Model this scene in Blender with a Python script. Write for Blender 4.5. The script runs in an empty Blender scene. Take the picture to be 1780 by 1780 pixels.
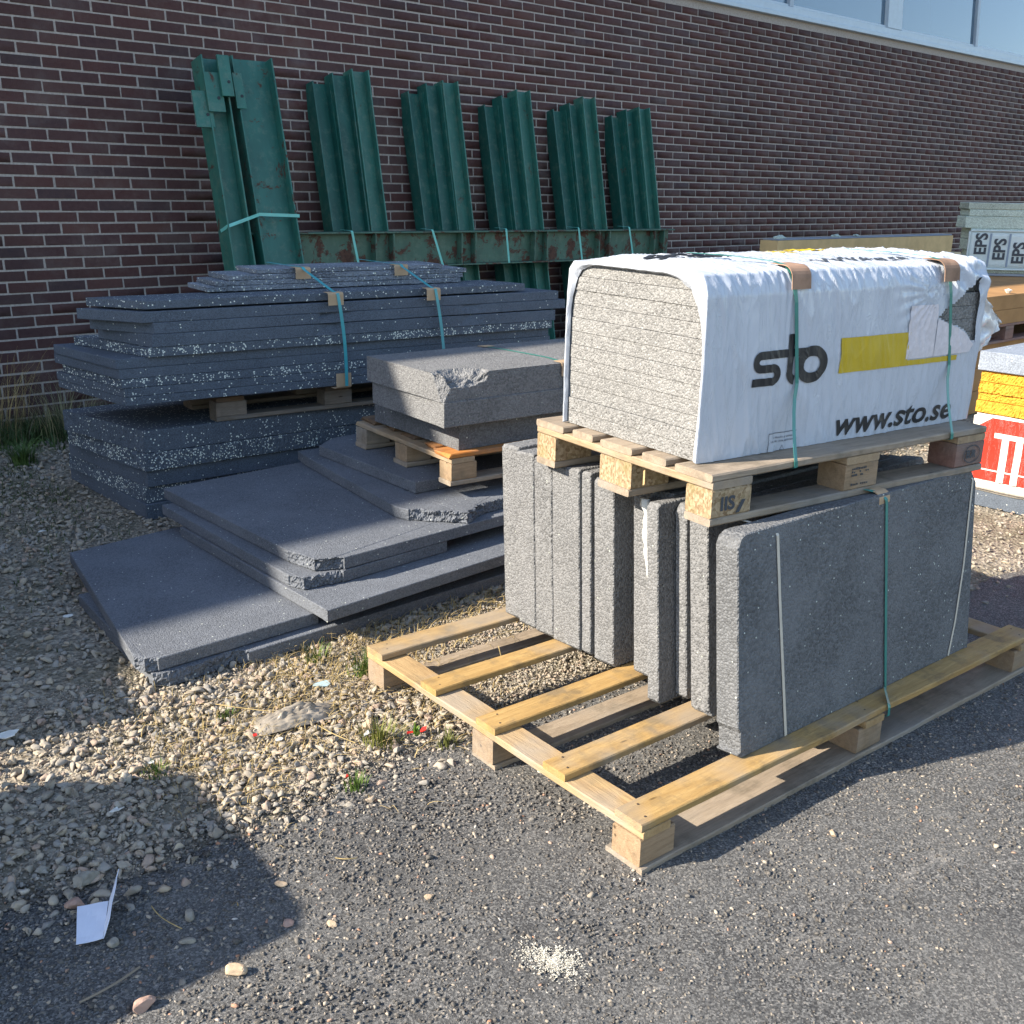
import bpy, bmesh, math, random
import numpy as np
from mathutils import Matrix, Vector, noise

random.seed(7); rng = np.random.default_rng(7)
PI = math.pi
SC = bpy.context.scene
C = bpy.data.collections.new('yard'); SC.collection.children.link(C)

# ------------------------------------------------------------------ camera, world, sun, exposure
# The yard slopes 4 degrees up towards the building: things on the ground are laid out in level
# coordinates and TILT turns them onto the slope; the building stays plumb.
SLOPE = 0.070
TILT = Matrix.Rotation(SLOPE, 4, 'X')
cam = bpy.data.cameras.new('camera'); camo = bpy.data.objects.new('camera', cam); C.objects.link(camo)
R3 = (0.74743, -0.66370, -0.02945); U3 = (0.18369, 0.16415, 0.96918); W3 = (0.63842, 0.72982, -0.24461)
rx = Vector(R3).normalized(); wz = Vector(W3).normalized(); uy = rx.cross(wz).normalized(); wz = uy.cross(rx)
cm = Matrix(((rx.x, uy.x, -wz.x), (rx.y, uy.y, -wz.y), (rx.z, uy.z, -wz.z))).to_4x4()
cam_pos = TILT @ Vector((0, 0, 1.6))
cm.translation = cam_pos
camo.matrix_world = cm
cam.sensor_width = 36; cam.lens = 36 * 1813.9 / 1780; cam.clip_start = 0.05; cam.clip_end = 500
SC.camera = camo

SUN_G = Vector((-0.917 * math.cos(math.radians(32)), 0.40 * math.cos(math.radians(32)), math.sin(math.radians(32)))).normalized()
SUN = (TILT.to_3x3() @ SUN_G).normalized()
world = bpy.data.worlds.new('World'); SC.world = world; world.use_nodes = True
wn = world.node_tree; wn.nodes.clear()
sky = wn.nodes.new('ShaderNodeTexSky'); sky.sky_type = 'NISHITA'; sky.sun_disc = False
sky.sun_elevation = math.asin(SUN.z); sky.sun_rotation = math.atan2(SUN.x, SUN.y)
sky.air_density = 1.0; sky.dust_density = 0.7; sky.ozone_density = 1.2
bg = wn.nodes.new('ShaderNodeBackground'); bg.inputs[1].default_value = 0.118
wo = wn.nodes.new('ShaderNodeOutputWorld')
wn.links.new(sky.outputs[0], bg.inputs[0]); wn.links.new(bg.outputs[0], wo.inputs[0])
sl = bpy.data.lights.new('sun', 'SUN'); sl.energy = 4.5; sl.angle = math.radians(0.53); sl.color = (1.0, 0.905, 0.765)
so = bpy.data.objects.new('sun', sl); C.objects.link(so)
so.rotation_euler = SUN.to_track_quat('Z', 'Y').to_euler(); so.location = (-10, 5, 12)
SC.view_settings.view_transform = 'Standard'; SC.view_settings.look = 'None'
SC.view_settings.exposure = 1.45; SC.view_settings.gamma = 1.0; SC.view_settings.use_curve_mapping = False

PLUMB = {camo.name, so.name}      # top-level objects already in world coordinates

# ------------------------------------------------------------------ helpers
def link(o, parent=None):
    C.objects.link(o)
    if parent is not None: o.parent = parent
    return o

def tag(o, label=None, cat=None, group=None, kind=None):
    if label: o['label'] = label
    if cat: o['category'] = cat
    if group: o['group'] = group
    if kind: o['kind'] = kind
    return o

def empty(name, loc=(0, 0, 0), rz=0.0, label=None, cat=None, group=None, rx_=0.0):
    o = bpy.data.objects.new(name, None); o.empty_display_size = 0.1; C.objects.link(o)
    o.location = loc; o.rotation_euler = (rx_, 0, rz)
    return tag(o, label, cat, group)

def mesh(name, vs, fs, mat, parent=None, smooth=False):
    me = bpy.data.meshes.new(name)
    me.from_pydata([tuple(v) for v in vs], [], [tuple(f) for f in fs]); me.validate()
    if mat: me.materials.append(mat)
    if smooth: me.polygons.foreach_set('use_smooth', [True] * len(me.polygons))
    me.update()
    return link(bpy.data.objects.new(name, me), parent)

def bigmesh(name, V, F, mat, parent=None):
    """numpy verts (n,3), tris (m,3)"""
    me = bpy.data.meshes.new(name)
    me.vertices.add(len(V)); me.vertices.foreach_set('co', np.asarray(V, np.float32).ravel())
    k = F.shape[1]
    me.loops.add(F.size); me.loops.foreach_set('vertex_index', F.astype(np.int32).ravel())
    me.polygons.add(len(F))
    me.polygons.foreach_set('loop_start', np.arange(0, F.size, k, dtype=np.int32))
    me.polygons.foreach_set('loop_total', np.full(len(F), k, np.int32))
    me.update(calc_edges=True)
    if mat: me.materials.append(mat)
    return link(bpy.data.objects.new(name, me), parent)

def boxdata(x0, y0, z0, x1, y1, z1, bev=0.003):
    """chamfered box, 24 verts"""
    b = min(bev, (x1 - x0) / 3, (y1 - y0) / 3, (z1 - z0) / 3)
    bm = bmesh.new(); bmesh.ops.create_cube(bm, size=1)
    for v in bm.verts:
        v.co = Vector(((x0 + x1) / 2 + v.co.x * (x1 - x0), (y0 + y1) / 2 + v.co.y * (y1 - y0), (z0 + z1) / 2 + v.co.z * (z1 - z0)))
    if b > 0: bmesh.ops.bevel(bm, geom=list(bm.edges), offset=b, segments=1, affect='EDGES')
    return bm

def frombm(name, bm, mat, parent=None, smooth=False):
    me = bpy.data.meshes.new(name); bm.to_mesh(me); bm.free()
    if mat: me.materials.append(mat)
    if smooth: me.polygons.foreach_set('use_smooth', [True] * len(me.polygons))
    return link(bpy.data.objects.new(name, me), parent)

def box(name, a, b, mat, parent=None, bev=0.003):
    return frombm(name, boxdata(*a, *b, bev=bev), mat, parent)

def wobbly_board(name, a, b, mat, parent=None, axis=0, amp=0.0015, bev=0.003, seg=14, seed=0, rag0=0.0, rag1=0.0):
    """sawn board along x (axis 0) or y (axis 1), slightly uneven edges, optional ragged ends"""
    lo = list(a); hi = list(b)
    if axis == 1: lo = [a[1], a[0], a[2]]; hi = [b[1], b[0], b[2]]
    L = hi[0] - lo[0]; r = random.Random(seed)
    ring = []
    y0, z0, y1, z1 = lo[1], lo[2], hi[1], hi[2]; c = bev
    base = [(y0 + c, z0), (y1 - c, z0), (y1, z0 + c), (y1, z1 - c), (y1 - c, z1), (y0 + c, z1), (y0, z1 - c), (y0, z0 + c)]
    vs = []; fs = []
    ph = r.uniform(0, 50)
    for i in range(seg + 1):
        x = lo[0] + L * i / seg
        dy = noise.noise(Vector((x * 3.1 + ph, 1.3, 0))) * amp * 2; dz = noise.noise(Vector((x * 2.3 + ph, 7.3, 0))) * amp
        for k, (y, z) in enumerate(base):
            xx = x
            if i == 0: xx += rag0 * abs(noise.noise(Vector((y * 40 + ph, z * 30, 3))) ) * 2
            if i == seg: xx -= rag1 * abs(noise.noise(Vector((y * 40 + ph, z * 30, 9)))) * 2
            yy = y + dy + noise.noise(Vector((x * 25 + ph, y * 20, z * 20))) * amp * 0.5
            vs.append((xx, yy, z + dz) if axis == 0 else (yy, xx, z + dz))
    for i in range(seg):
        for k in range(8):
            q = (i * 8 + k, i * 8 + (k + 1) % 8, (i + 1) * 8 + (k + 1) % 8, (i + 1) * 8 + k)
            fs.append(q if axis == 1 else q[::-1])
    e0 = tuple(range(8)); e1 = tuple(seg * 8 + k for k in range(8))
    fs.append(e0 if axis == 0 else e0[::-1]); fs.append(e1[::-1] if axis == 0 else e1)
    return mesh(name, vs, fs, mat, parent)

def resample(poly, rough, step, rstep):
    out = []; n = len(poly)
    for i in range(n):
        p = Vector(poly[i]); q = Vector(poly[(i + 1) % n]); L = (q - p).length
        amp = rough.get(i, 0.0)
        k = max(1, int(L / (rstep if amp else step)))
        nv = Vector((q.y - p.y, p.x - q.x)); nv = nv.normalized() if nv.length else nv
        for j in range(k):
            out.append((p + (q - p) * j / k, nv, amp if j > 0 else amp * 0.4))
    return out

def slab_geo(poly, th, rough=None, seed=0, step=0.045, rstep=0.005, rad=0.0025, jit=0.0007, dents=()):
    """EPS slab: CCW polygon extruded z 0..th; rough={edge: depth} gives torn edges; dents=(x,y,r,depth) chips on the rim"""
    rough = rough or {}
    pts = resample(poly, rough, step, rstep)
    if any(rough.values()): levels = [0, rad, th * .2, th * .35, th * .5, th * .65, th * .8, th - rad, th]
    else: levels = [0, rad, th * .5, th - rad, th]
    vs = []; n = len(pts); nl = len(levels)
    for li, z in enumerate(levels):
        for (p, nv, amp) in pts:
            d = rad if li in (0, nl - 1) else 0.0
            d += (noise.noise(Vector((p.x * 60 + seed, p.y * 60, z * 60))) + 0.3) * jit
            zz = z
            if amp:
                f = noise.fractal(Vector((p.x * 22 + seed, p.y * 22, z * 30)), 0.8, 2.2, 3)
                g = noise.noise(Vector((p.x * 140 + seed, p.y * 140, z * 140)))
                g2 = noise.noise(Vector((p.x * 320 + seed, p.y * 320, z * 320))); d += max(0.0, amp * (0.6 + 0.9 * f) * (0.55 + 0.9 * z / th) + 0.0065 * g + .0055 * g2)
                if li in (0, nl - 1): zz += (1 if li == 0 else -1) * abs(g) * 0.003
            for (cx, cy, r_, dep) in dents:
                s = math.hypot(p.x - cx, p.y - cy)
                if s < r_: d += dep * (1 - (s / r_) ** 2) * (0.5 + abs(noise.noise(Vector((p.x * 90, p.y * 90, z * 90 + seed)))) * 1.5) * (z / th if cx >= 0 or 1 else 1)
            vs.append((p.x - nv.x * d, p.y - nv.y * d, zz))
    fs = []
    for li in range(nl - 1):
        for i in range(n):
            j = (i + 1) % n
            fs.append((li * n + i, li * n + j, (li + 1) * n + j, (li + 1) * n + i))
    fs.append(tuple(range(n))[::-1]); fs.append(tuple((nl - 1) * n + i for i in range(n)))
    return vs, fs

def slab(label, poly, z0, th, mat, group, rough=None, seed=0, name='foam_slab', cat='foam slab', tilt=(0, 0), **k):
    """a loose slab lying flat: top-level thing"""
    cx, cy = poly[0]
    loc = [(x - cx, y - cy) for x, y in poly]
    vs, fs = slab_geo(loc, th, rough, seed, **k)
    o = mesh(name, vs, fs, mat)
    o.location = (cx, cy, z0); o.rotation_euler = (tilt[0], tilt[1], 0)
    return tag(o, label, cat, group)

def rect(near, ang, L, W, skew=0.0):
    """near = front-left corner, L along x, W away from the camera; CCW"""
    a = math.radians(ang); ux = Vector((math.cos(a), math.sin(a))); uy_ = Vector((-math.sin(a) - 0 + skew, math.cos(a)))
    p = Vector(near)
    return [tuple(p), tuple(p + ux * L), tuple(p + ux * L + uy_ * W), tuple(p + uy_ * W)]

def ribbon(name, path, width, mat, parent=None, th=0.0009):
    """path = [(point, normal)], flat band of given width"""
    vs = []; fs = []; n = len(path)
    for i, (p, nn) in enumerate(path):
        p = Vector(p); nn = Vector(nn).normalized()
        t = (Vector(path[min(i + 1, n - 1)][0]) - Vector(path[max(i - 1, 0)][0])).normalized()
        s = t.cross(nn).normalized() * width / 2
        for q in (p - s, p + s, p + s + nn * th, p - s + nn * th): vs.append(q)
    for i in range(n - 1):
        for k in range(4):
            fs.append((i * 4 + k, i * 4 + (k + 1) % 4, (i + 1) * 4 + (k + 1) % 4, (i + 1) * 4 + k))
    fs.append((0, 3, 2, 1)); fs.append(tuple((n - 1) * 4 + k for k in range(4)))
    o = mesh(name, vs, fs, mat, parent)
    bm = bmesh.new(); bm.from_mesh(o.data); bmesh.ops.recalc_face_normals(bm, faces=bm.faces); bm.to_mesh(o.data); bm.free()
    return o

def protector(name, corner, xdir, outdir, updir, mat, parent=None, w=0.06, top=0.05, down=0.06, r=0.014, off=0.002, splay=0.0):
    """cardboard edge protector bent over an edge: lies on top (towards -out) and hangs down the face"""
    X = Vector(xdir).normalized(); O = Vector(outdir).normalized(); Uv = Vector(updir).normalized(); c = Vector(corner)
    path = []
    path.append((-O * top + Uv * off * 1.5, Uv)); path.append((-O * r + Uv * off, Uv))
    for k in range(1, 6):
        a = k / 6 * PI / 2
        path.append((-O * r - Uv * r + (O * math.sin(a) + Uv * math.cos(a)) * (r + off), O * math.sin(a) + Uv * math.cos(a)))
    path.append((O * off - Uv * r, O)); path.append((O * (off + splay) - Uv * down, O))
    vs = []; fs = []; n = len(path)
    for i, (p, nn) in enumerate(path):
        for s in (-.5, .5): vs.append(c + p + X * w * s)
        for s in (.5, -.5): vs.append(c + p + X * w * s + nn * 0.0022)
    for i in range(n - 1):
        for k in range(4): fs.append((i * 4 + k, i * 4 + (k + 1) % 4, (i + 1) * 4 + (k + 1) % 4, (i + 1) * 4 + k))
    fs.append((0, 3, 2, 1)); fs.append(tuple((n - 1) * 4 + k for k in range(4)))
    o = mesh(name, vs, fs, mat, parent)
    bm = bmesh.new(); bm.from_mesh(o.data); bmesh.ops.recalc_face_normals(bm, faces=bm.faces); bm.to_mesh(o.data); bm.free()
    return o

def poly_inside(px_, py_, poly):
    ins = False; n = len(poly); j = n - 1
    for i in range(n):
        xi, yi = poly[i]; xj, yj = poly[j]
        if (yi > py_) != (yj > py_) and px_ < (xj - xi) * (py_ - yi) / (yj - yi) + xi: ins = not ins
        j = i
    return ins

# ------------------------------------------------------------------ materials
class N:
    def __init__(s, name, rough=0.8, spec=0.3):
        s.m = bpy.data.materials.new(name); s.m.use_nodes = True; s.t = s.m.node_tree; s.t.nodes.clear()
        s.out = s.t.nodes.new('ShaderNodeOutputMaterial'); s.b = s.t.nodes.new('ShaderNodeBsdfPrincipled')
        s.t.links.new(s.b.outputs[0], s.out.inputs[0])
        s.b.inputs['Roughness'].default_value = rough; s.b.inputs['Specular IOR Level'].default_value = spec
        s.co = s.t.nodes.new('ShaderNodeTexCoord'); s.oi = s.t.nodes.new('ShaderNodeObjectInfo')
    def l(s, a, b): s.t.links.new(a, b)
    def put(s, sock, v):
        if hasattr(v, 'links') or hasattr(v, 'is_output'): s.l(v, sock)
        elif isinstance(v, (tuple, list)) and len(v) == 3 and sock.type == 'RGBA': sock.default_value = (*v, 1)
        else: sock.default_value = v
    def coords(s, scale=(1, 1, 1), shift=True, kind='Object'):
        mp = s.t.nodes.new('ShaderNodeMapping'); s.l(s.co.outputs[kind], mp.inputs[0]); mp.inputs['Scale'].default_value = scale
        if shift:
            mul = s.t.nodes.new('ShaderNodeMath'); mul.operation = 'MULTIPLY'; s.l(s.oi.outputs['Random'], mul.inputs[0]); mul.inputs[1].default_value = 37.0
            cx = s.t.nodes.new('ShaderNodeCombineXYZ')
            for i in range(3): s.l(mul.outputs[0], cx.inputs[i])
            s.l(cx.outputs[0], mp.inputs['Location'])
        return mp.outputs[0]
    def noise(s, vec, scale, detail=4, rough=0.55, dist=0.0):
        n = s.t.nodes.new('ShaderNodeTexNoise'); s.l(vec, n.inputs['Vector']); n.inputs['Scale'].default_value = scale
        n.inputs['Detail'].default_value = detail; n.inputs['Roughness'].default_value = rough; n.inputs['Distortion'].default_value = dist
        return n.outputs['Fac']
    def voro(s, vec, scale, feat='F1', out='Distance', rnd=1.0):
        n = s.t.nodes.new('ShaderNodeTexVoronoi'); n.feature = feat; s.l(vec, n.inputs['Vector']); n.inputs['Scale'].default_value = scale
        n.inputs['Randomness'].default_value = rnd
        return n.outputs[out]
    def ramp(s, fac, stops):
        r = s.t.nodes.new('ShaderNodeValToRGB'); s.l(fac, r.inputs[0])
        while len(r.color_ramp.elements) < len(stops): r.color_ramp.elements.new(0.5)
        for e, (p, c) in zip(r.color_ramp.elements, stops):
            e.position = p; e.color = (*c, 1) if isinstance(c, (tuple, list)) else (c, c, c, 1)
        return r.outputs[0]
    def mix(s, fac, a, b, mode='MIX'):
        m = s.t.nodes.new('ShaderNodeMix'); m.data_type = 'RGBA'; m.blend_type = mode
        s.put(m.inputs[0], fac); s.put(m.inputs[6], a); s.put(m.inputs[7], b); return m.outputs[2]
    def math(s, op, a, b=0.0, c=None, clamp=False):
        m = s.t.nodes.new('ShaderNodeMath'); m.operation = op; m.use_clamp = clamp
        s.put(m.inputs[0], a); s.put(m.inputs[1], b)
        if c is not None: s.put(m.inputs[2], c)
        return m.outputs[0]
    def island(s):
        g = s.t.nodes.new('ShaderNodeNewGeometry'); a = s.math('ADD', g.outputs['Random Per Island'], s.oi.outputs['Random'])
        return s.math('FRACT', a)
    def bump(s, h, strength, dist, prev=None):
        b = s.t.nodes.new('ShaderNodeBump'); b.inputs['Strength'].default_value = strength; b.inputs['Distance'].default_value = dist
        s.l(h, b.inputs['Height'])
        if prev is not None: s.l(prev, b.inputs['Normal'])
        s.l(b.outputs[0], s.b.inputs['Normal']); return b.outputs[0]
    def color(s, v): s.put(s.b.inputs['Base Color'], v); return s

def foam_mat(name, base, speck=0.0, clump=False, bead=230, strength=0.55, dirt=0.25, sb=.5, sc=1.0):
    n = N(name, 0.75, 0.25); v = n.coords()
    cell = n.voro(v, bead, out='Color'); sep = n.t.nodes.new('ShaderNodeSeparateColor'); n.l(cell, sep.inputs[0])
    tone = n.ramp(sep.outputs[0], [(0, tuple(c * 0.66 for c in base)), (1, tuple(c * 1.28 for c in base))])
    big = n.noise(v, 3.5, 5, 0.6)
    col = n.mix(n.math('MULTIPLY', n.ramp(big, [(0.42, 0.0), (0.7, 1.0)]), dirt), tone, tuple(min(1, c * 1.55 + .012) for c in base))
    if speck > 0:
        cell2 = n.voro(v, bead * sb, out='Color'); s2 = n.t.nodes.new('ShaderNodeSeparateColor'); n.l(cell2, s2.inputs[0])
        d2 = n.voro(v, bead * sb)
        th = 1 - speck
        if clump:
            cl = n.ramp(n.noise(v, 7, 3, 0.6), [(0.36, 0.0), (0.62, 1.0)])
            th = n.math('SUBTRACT', 1.0 - speck * 0.12, n.math('MULTIPLY', cl, speck))
        hit = n.math('MULTIPLY', n.math('GREATER_THAN', s2.outputs[1], th), n.math('LESS_THAN', d2, 0.43))
        col = n.mix(hit, col, (0.72 * sc, 0.76 * sc, 0.68 * sc))
    n.color(col)
    h = n.math('SUBTRACT', 1.0, n.math('MULTIPLY', n.voro(v, bead), 1.0))
    b1 = n.bump(n.noise(v, 14, 4), 0.25, 0.006)
    n.bump(h, strength, 0.0035, b1)
    return n.m

FOAM = foam_mat('grey_foam', (0.122, 0.132, 0.150), 0.006, sb=.7, sc=.8, dirt=.35)
FOAM_END = foam_mat('grey_foam_coarse', (0.160, 0.161, 0.163), 0.006, bead=150, sb=.9, sc=.5, strength=0.95)
FOAM_EDGE = foam_mat('grey_foam_front_slab', (0.120, 0.124, 0.130), 0.006, bead=150, sb=1.1, sc=.8, strength=1.0, dirt=.5)
FOAM_FRONT = foam_mat('grey_foam_dense', (0.115, 0.120, 0.128), 0.006, bead=150, sb=.8, sc=.7, strength=0.7, dirt=0.3)
FOAM_PACK = foam_mat('grey_foam_pack', (0.215, 0.213, 0.208), 0.005, sb=1.1, sc=.7, bead=165, strength=1.0)
FOAM_BLUE = foam_mat('blue_grey_foam', (0.088, 0.106, 0.134), 0.010, bead=260, strength=0.35)
SPECK1 = foam_mat('speckled_foam', (0.088, 0.106, 0.132), 0.10, bead=230, strength=0.35)
SPECK2 = foam_mat('heavily_speckled_foam', (0.088, 0.106, 0.132), 0.50, clump=True, bead=230, strength=0.45)
SPECK3 = foam_mat('scuffed_speckled_foam', (0.16, 0.18, 0.21), 0.10, bead=200, strength=0.7, dirt=0.8)

def wood_mat(name, c0, c1, axis=0, dirt=(0.10, 0.085, 0.06), dirtamt=0.5, ring=7.0):
    n = N(name, 0.7, 0.25)
    sc = (1.2, 14, 14) if axis == 0 else ((14, 1.2, 14) if axis == 1 else (14, 14, 1.2))
    v = n.coords(sc); g = n.noise(v, 3.2, 5, 0.6, 0.6)
    v2 = n.coords(tuple(a * 2.2 for a in sc)); fine = n.noise(v2, 9, 3, 0.7)
    col = n.ramp(g, [(0.28, c0), (0.5, tuple((a + b) / 2 for a, b in zip(c0, c1))), (0.72, c1)])
    col = n.mix(n.math('MULTIPLY', n.ramp(fine, [(0.45, 0), (0.7, 1)]), 0.35), col, tuple(a * 0.6 for a in c0))
    vv = n.coords((1, 1, 1)); spot = n.noise(vv, 9, 5, 0.65)
    col = n.mix(n.math('MULTIPLY', n.ramp(spot, [(0.50, 0), (0.66, 1)]), dirtamt), col, dirt)
    kn = n.voro(n.coords((3, 3, 3) if axis < 0 else ((2.2, 8, 8) if axis == 0 else (8, 2.2, 8))), 1.6)
    col = n.mix(n.ramp(kn, [(0.04, 1), (0.075, 0)]), col, tuple(a * 0.35 for a in c0))
    lw = n.noise(n.coords((2, 2, 2)), 1.6, 3, .6)
    col = n.mix(n.math('MULTIPLY', n.ramp(lw, [(0.48, 0), (0.66, 1)]), .55), col, tuple(sum(c0) / 3 * 1.25 * k for k in (1.05, 1.0, .92)))
    n.color(col)
    b1 = n.bump(fine, 0.6, 0.003); n.bump(g, 0.4, 0.005, b1)
    return n.m

WN_X = wood_mat('new_pine_x', (0.32, 0.195, 0.07), (0.47, 0.31, 0.125), 0, dirtamt=0.55)
WN_Y = wood_mat('new_pine_y', (0.34, 0.22, 0.105), (0.46, 0.32, 0.16), 1, dirtamt=0.3)
WG_X = wood_mat('grey_pine_x', (0.24, 0.19, 0.14), (0.38, 0.31, 0.235), 0, dirtamt=0.5)
WG_Y = wood_mat('grey_pine_y', (0.29, 0.205, 0.125), (0.41, 0.31, 0.20), 1, dirtamt=0.35)
WD_X = wood_mat('dark_pine_x', (0.10, 0.06, 0.035), (0.20, 0.125, 0.07), 0, dirtamt=0.5, dirt=(0.05, 0.04, 0.03))
WO_X = wood_mat('sunlit_orange_pine_x', (0.36, 0.13, 0.03), (0.50, 0.22, 0.06), 0, dirtamt=0.25, dirt=(0.18, 0.08, 0.03))  # orange tone puts sunlight into the colour of the lit boards
WB = wood_mat('sawn_block', (0.25, 0.17, 0.10), (0.38, 0.27, 0.17), 0, dirtamt=0.4)
WB_GREY = wood_mat('grey_block', (0.17, 0.135, 0.105), (0.27, 0.22, 0.175), 0, dirtamt=0.4)
WB_DARK = wood_mat('stained_block', (0.19, 0.10, 0.08), (0.27, 0.16, 0.13), 0, dirtamt=0.3, dirt=(0.12, 0.06, 0.05))
def chip_mat():
    n = N('pressed_chip_block', 0.8, 0.2); v = n.coords((1, 1, 1))
    c = n.voro(n.coords((1, 1.6, 1)), 120, out='Color'); s = n.t.nodes.new('ShaderNodeSeparateColor'); n.l(c, s.inputs[0])
    col = n.ramp(s.outputs[0], [(0, (0.20, 0.135, 0.075)), (0.5, (0.31, 0.23, 0.14)), (1, (0.41, 0.32, 0.21))])
    col = n.mix(n.math('MULTIPLY', n.ramp(n.noise(v, 18, 4, .6), [(0.5, 0), (0.68, 1)]), 0.6), col, (0.20, 0.17, 0.07))
    n.color(col); n.bump(s.outputs[1], 0.6, 0.003); return n.m
CHIP = chip_mat()

def brick_mat():
    n = N('dark_red_brick', 0.75, 0.3); r = n.island()
    col = n.ramp(r, [(0, (0.064, 0.027, 0.025)), (0.3, (0.084, 0.031, 0.028)), (0.55, (0.058, 0.027, 0.029)), (0.8, (0.098, 0.041, 0.034)), (1, (0.050, 0.030, 0.034))])
    v = n.t.nodes.new('ShaderNodeNewGeometry').outputs['Position']; f = n.noise(v, 40, 5, .7)
    col = n.mix(n.ramp(f, [(0.35, 0.0), (0.75, 0.5)]), col, (0.12, 0.068, 0.060))
    col = n.mix(n.math('MULTIPLY', n.ramp(n.noise(v, 2.6, 6, .7), [(0.52, 0), (0.70, 1)]), .30), col, (0.20, 0.165, 0.15))
    col = n.mix(n.math('MULTIPLY', n.ramp(n.noise(v, .8, 4, .6), [(0.35, 1), (0.55, 0)]), .35), col, (0.03, 0.018, 0.018))
    col = n.mix(n.math('MULTIPLY', n.ramp(n.noise(v, 1.3, 4, .6), [(0.55, 0), (0.75, 1)]), .18), col, (0.16, 0.13, 0.12))
    n.color(col); n.bump(n.noise(v, 110, 4, .7), 0.9, 0.004); return n.m
BRICK = brick_mat()
def mortar_mat():
    n = N('mortar', 0.9, 0.15); v = n.coords((1, 1, 1), False)
    n.color(n.ramp(n.noise(v, 60, 5, .7), [(0.3, (0.29, 0.25, 0.225)), (0.7, (0.46, 0.41, 0.37))]))
    n.bump(n.noise(v, 160, 3), 0.6, 0.003); return n.m
MORTAR = mortar_mat()
def far_brick_mat():
    n = N('brickwork_beyond_view', 0.8, 0.2)
    mp = n.t.nodes.new('ShaderNodeMapping'); n.l(n.co.outputs['Object'], mp.inputs[0]); mp.inputs['Rotation'].default_value = (PI / 2, 0, 0)
    b = n.t.nodes.new('ShaderNodeTexBrick'); n.l(mp.outputs[0], b.inputs[0]); b.inputs['Scale'].default_value = 1
    b.inputs['Brick Width'].default_value = .2594; b.inputs['Row Height'].default_value = .075; b.inputs['Mortar Size'].default_value = .006
    b.inputs['Color1'].default_value = (.06, .025, .026, 1); b.inputs['Color2'].default_value = (.042, .022, .028, 1); b.inputs['Mortar'].default_value = (.27, .24, .22, 1)
    n.color(b.outputs[0]); return n.m
FARBRICK = far_brick_mat()

def paint_mat(name, base, rust_lo, rust_hi, chalk=0.3):
    n = N(name, 0.5, 0.45); v = n.coords((1, 1, 1))
    col = n.ramp(n.noise(n.coords((3, 3, 1)), 4, 5, .6), [(0.3, tuple(c * .8 for c in base)), (0.7, tuple(min(1, c * 1.2) for c in base))])
    col = n.mix(n.math('MULTIPLY', n.ramp(n.noise(v, 16, 6, .7), [(0.5, 0), (0.72, 1)]), chalk), col, (0.14, 0.20, 0.15))
    m = n.ramp(n.noise(v, 6.5, 8, .75, .4), [(rust_lo, 0), (rust_hi, 1)])
    col = n.mix(m, col, n.ramp(n.noise(v, 40, 4, .7), [(0.3, (0.045, 0.022, 0.016)), (0.7, (0.12, 0.055, 0.035))]))
    n.color(col); n.put(n.b.inputs['Roughness'], n.math('MULTIPLY_ADD', m, 0.35, 0.48)); n.bump(n.noise(v, 60, 4), 0.2, 0.002)
    return n.m
GREEN_SHADE = paint_mat('shade_darkened_green_paint', (0.009, 0.088, 0.070), 0.64, 0.69, 0.45)  # base darkened to stand for the shade inside the bundles
GREEN_L = paint_mat('worn_green_paint', (0.028, 0.135, 0.105), 0.60, 0.66, 0.6)
GREEN_W = paint_mat('worn_rust_spotted_paint', (0.022, 0.125, 0.100), 0.575, 0.61, 0.5)
GREEN_R = paint_mat('rusty_green_paint', (0.050, 0.120, 0.088), 0.52, 0.56, 0.5)

def flat(name, col, rough=0.6, spec=0.3, vary=0.0, scale=20, bump=0.0, bscale=60):
    n = N(name, rough, spec); v = n.coords((1, 1, 1))
    if vary: n.color(n.ramp(n.noise(v, scale, 5, .6), [(0.3, tuple(c * (1 - vary) for c in col)), (0.7, tuple(min(1, c * (1 + vary)) for c in col))]))
    else: n.color(col)
    if bump: n.bump(n.noise(v, bscale, 4), bump, 0.003)
    return n.m
STRAP_G = flat('green_strap', (0.03, 0.20, 0.17), 0.35, 0.5, 0.1)
STRAP_B = flat('turquoise_strap', (0.05, 0.32, 0.36), 0.35, 0.5, 0.1)
STRAP_C = flat('pale_turquoise_strap', (0.16, 0.52, 0.47), 0.35, 0.5, 0.08)
STRAP_W = flat('cream_strap', (0.55, 0.50, 0.42), 0.4, 0.5, 0.08)
CARD = flat('kraft_cardboard', (0.42, 0.30, 0.19), 0.8, 0.2, 0.18, 9)
CARD_D = flat('worn_cardboard', (0.30, 0.19, 0.13), 0.8, 0.2, 0.35, 12)
INK = flat('black_print', (0.018, 0.020, 0.024), 0.45, 0.4)
INK2 = flat('grey_print', (0.05, 0.06, 0.075), 0.5, 0.3)
YEL = flat('yellow_print', (0.50, 0.36, 0.02), 0.45, 0.4, 0.06)
def film_mat(name, col, rough=0.33):
    n = N(name, rough, 0.5); v = n.coords((1, 1, 1))
    n.color(n.ramp(n.noise(v, 7, 4, .6), [(0.3, tuple(c * .93 for c in col)), (0.7, col)]))
    n.put(n.b.inputs['Subsurface Weight'], 0.0)
    rg = n.math('ABSOLUTE', n.math('SUBTRACT', n.noise(n.coords((22, 22, 4)), 1.0, 5, .65, 1.2), 0.5))
    n.bump(n.ramp(rg, [(0.0, 1.0), (0.035, 0.0)]), 0.40, 0.0028, n.bump(n.noise(n.coords((30, 30, 3)), 1.0, 4, .6), 0.45, 0.005)); return n.m
FILM = film_mat('white_plastic_film', (0.50, 0.54, 0.61), .25)
FILM_R = film_mat('red_plastic_film', (0.62, 0.035, 0.02))
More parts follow.
